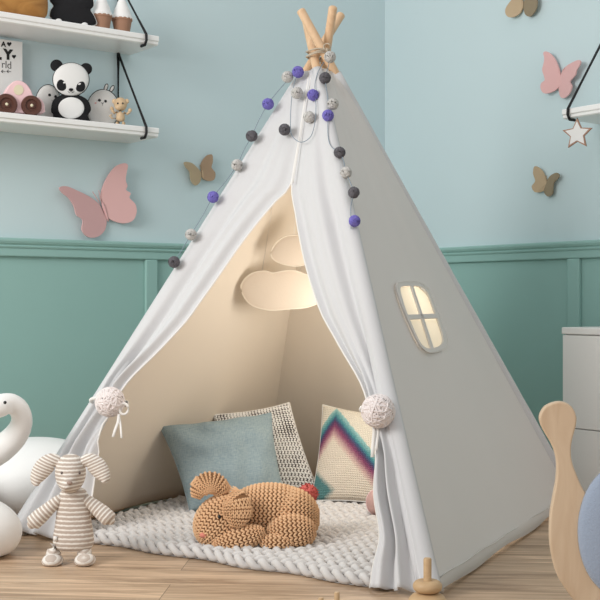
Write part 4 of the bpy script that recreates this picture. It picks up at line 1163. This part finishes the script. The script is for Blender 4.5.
# ================================================================== DRESSER
DN = .33; ds = sR(561.5, DN); ZT = .645
dr = Thing('dresser', 'white chest of drawers against the right wall', 'chest of drawers', RW(ds+.5, .17, 0))
mb = MB(); box_fr(mb, RW, (ds+.004, .055, .0), (ds+1.1, DN-.018, ZT-.026)); dr.part('body', mb, M['dresser'], smooth=False)
mb = MB(); box_fr(mb, RW, (ds, .055, ZT-.026), (ds+1.11, DN, ZT)); bevel(dr.part('top', mb, M['dresser'], smooth=False), .003)
for z0, z1 in ((.262, ZT-.030), (.02, .258)):
    mb = MB(); box_fr(mb, RW, (ds+.004, DN-.0175, z0), (ds+1.1, DN-.002, z1)); bevel(dr.part('drawer', mb, M['dresser'], smooth=False), .0018)

# ================================================================== ROCKER
RKD = 2.655
rkp = Plane(V(0, RKD, 0), V(-.12, -1, 0))
rk = Thing('rocking_toy', 'pale beech rocking toy with round head and blue felt pad at the right edge', 'rocking toy', V(rkp.hit(640, 400).x, RKD+.03, 0))
tr = lambda p: (540+p[0]/2.86, 390+p[1]/2.86)
ol = [(2,98),(0,75),(14,50),(40,37),(66,35),(90,47),(104,75),(103,102),(95,132),(89,165),(91,200),(104,240),(135,300),(200,350),(300,370),(420,350),(470,345),(500,370),(500,430),(480,500),(440,570),(380,630),(310,694),(225,712),(160,682),(105,612),(66,560),(45,520),(33,470),(28,420),(30,360),(38,310),(47,260),(49,215),(43,180),(30,150),(15,125)]
p3 = [rkp.hit(*tr(p)) for p in catmull(ol, 4, True)]
lo = min(p.z for p in p3)
p3 = [V(p.x, p.y, p.z if p.z > .25 else p.z) for p in p3]
shift = lo
mb = MB(); plate(mb, [p-UP*0 for p in p3], rkp.n, .034)
for v in mb.v: v.z = v.z-(shift if False else 0)
rkb = rk.part('frame', mb, M['beech'], smooth=False); bevel(rkb, .004, 3)
ROCK_LO = lo
mb = MB(); pts = [rkp.hit(620+42.5*math.cos(a), 531+66*math.sin(a), .001) for a in [2*PI*i/48 for i in range(48)]]
puff(mb, pts, rkp.n, .022, .001); rk.part('pad', mb, M['bluepad'], label='blue felt pad')
mb = MB(); pts = [rkp.hit(620+42.5*math.cos(a), 531+66*math.sin(a), -.035) for a in [2*PI*i/48 for i in range(48)]]
puff(mb, pts, rkp.n, .001, .022); rk.part('pad', mb, M['bluepad'], label='blue felt pad')

# ================================================================== SMALL WOODEN TOYS
D_ = 2.72; c = P(427.5, 300, D_); c.z = 0; uu = D_/F_PX
st = Thing('stacking_toy', 'pale wooden ring stacking toy standing in front of the tent corner', 'stacking toy', c)
mb = MB(); lathe(mb, c, [(.045, 0), (.05, .003), (.05, .012), (.046, .016), (.01, .016)], 36); st.part('base', mb, M['toywood'], ang=50)
zt = CAM_H+(300-558)*uu
mb = MB(); lathe(mb, c, [(.0095, .012), (.0095, zt-.003), (.0075, zt), (.001, zt)], 20); st.part('peg', mb, M['toywood'], ang=50)
def ring(z0, z1, R_):
    prof = []; n_ = 14; zc = (z0+z1)/2; h = (z1-z0)/2
    prof.append((.0105, zc-h*.9))
    for i in range(n_+1):
        a = -PI/2+PI*i/n_; prof.append((R_-h*1.1+h*1.1*math.cos(a) if True else 0, zc+h*math.sin(a)))
    prof.append((.0105, zc+h*.9)); mb = MB(); lathe(mb, c, prof, 36); return mb
z = [CAM_H+(300-y)*uu for y in (580, 592.5, 607)]
st.part('ring', ring(z[1]+.0005, z[0], .0345), M['toywood'], ang=60); st.part('ring', ring(.0165, z[1], .046), M['toywood'], ang=60)
# peg board
D2 = 2.62; c = P(328, 300, D2); c.z = 0; uu = D2/F_PX
pg = Thing('peg_toy', 'small wooden peg toy at the bottom edge in front of the rug', 'peg toy', c)
mb = MB(); box_fr(mb, lambda x, y, z_: c+V(x, y, z_), (-.045, -.03, 0), (.045, .03, .025)); bevel(pg.part('base', mb, M['toywood'], smooth=False), .004)
for px, py, dy in ((321, 597.5, -.005), (337, 592, .010), (312, 606, -.015)):
    cc_ = P(px, 300, D2+dy); cc_.z = 0; top = CAM_H+(300-py)*(D2+dy)/F_PX
    mb = MB(); lathe(mb, cc_, [(.0062, .02), (.0062, top-.002), (.005, top), (.001, top)], 16); pg.part('peg', mb, M['toywood'], ang=50)

# ================================================================== LIGHT, CAMERA
w = bpy.data.worlds.new('World'); SC.world = w; w.use_nodes = True
bg = w.node_tree.nodes['Background']; bg.inputs[0].default_value = (1, .985, .97, 1); bg.inputs[1].default_value = .72
def area(name, loc, target, sx, sy, power, col):
    l = bpy.data.lights.new(name, 'AREA'); l.shape = 'RECTANGLE'; l.size = sx; l.size_y = sy; l.energy = power; l.color = col
    o = bpy.data.objects.new(name, l); COL.objects.link(o); o.location = loc; o.rotation_euler = (Vector(target)-Vector(loc)).to_track_quat('-Z', 'Y').to_euler(); return o
area('window_daylight', (-2.6, 1.6, 2.1), (.4, 4.4, 1.0), 1.5, 1.5, 82, (1.0, .985, .96))
pl_ = bpy.data.lights.new('tent_lamp', 'POINT'); pl_.energy = 5.6; pl_.color = (1, .95, .88); pl_.shadow_soft_size = .12
po = bpy.data.objects.new('tent_lamp', pl_); COL.objects.link(po); po.location = P(370, 314, 3.86)
cam = bpy.data.cameras.new('camera'); co = bpy.data.objects.new('camera', cam); COL.objects.link(co); co.location = CAM; co.rotation_euler = (PI/2, 0, 0)
cam.sensor_width = 36; cam.lens = F_PX/600*36; cam.clip_start = .05; SC.camera = co
vs_ = SC.view_settings; vs_.view_transform = 'Standard'; vs_.look = 'None'; vs_.gamma = 1; vs_.exposure = 0; vs_.use_curve_mapping = False
print('rocker lowest z', ROCK_LO, 'feet', {k: tuple(round(x, 2) for x in v) for k, v in FOOT.items()})
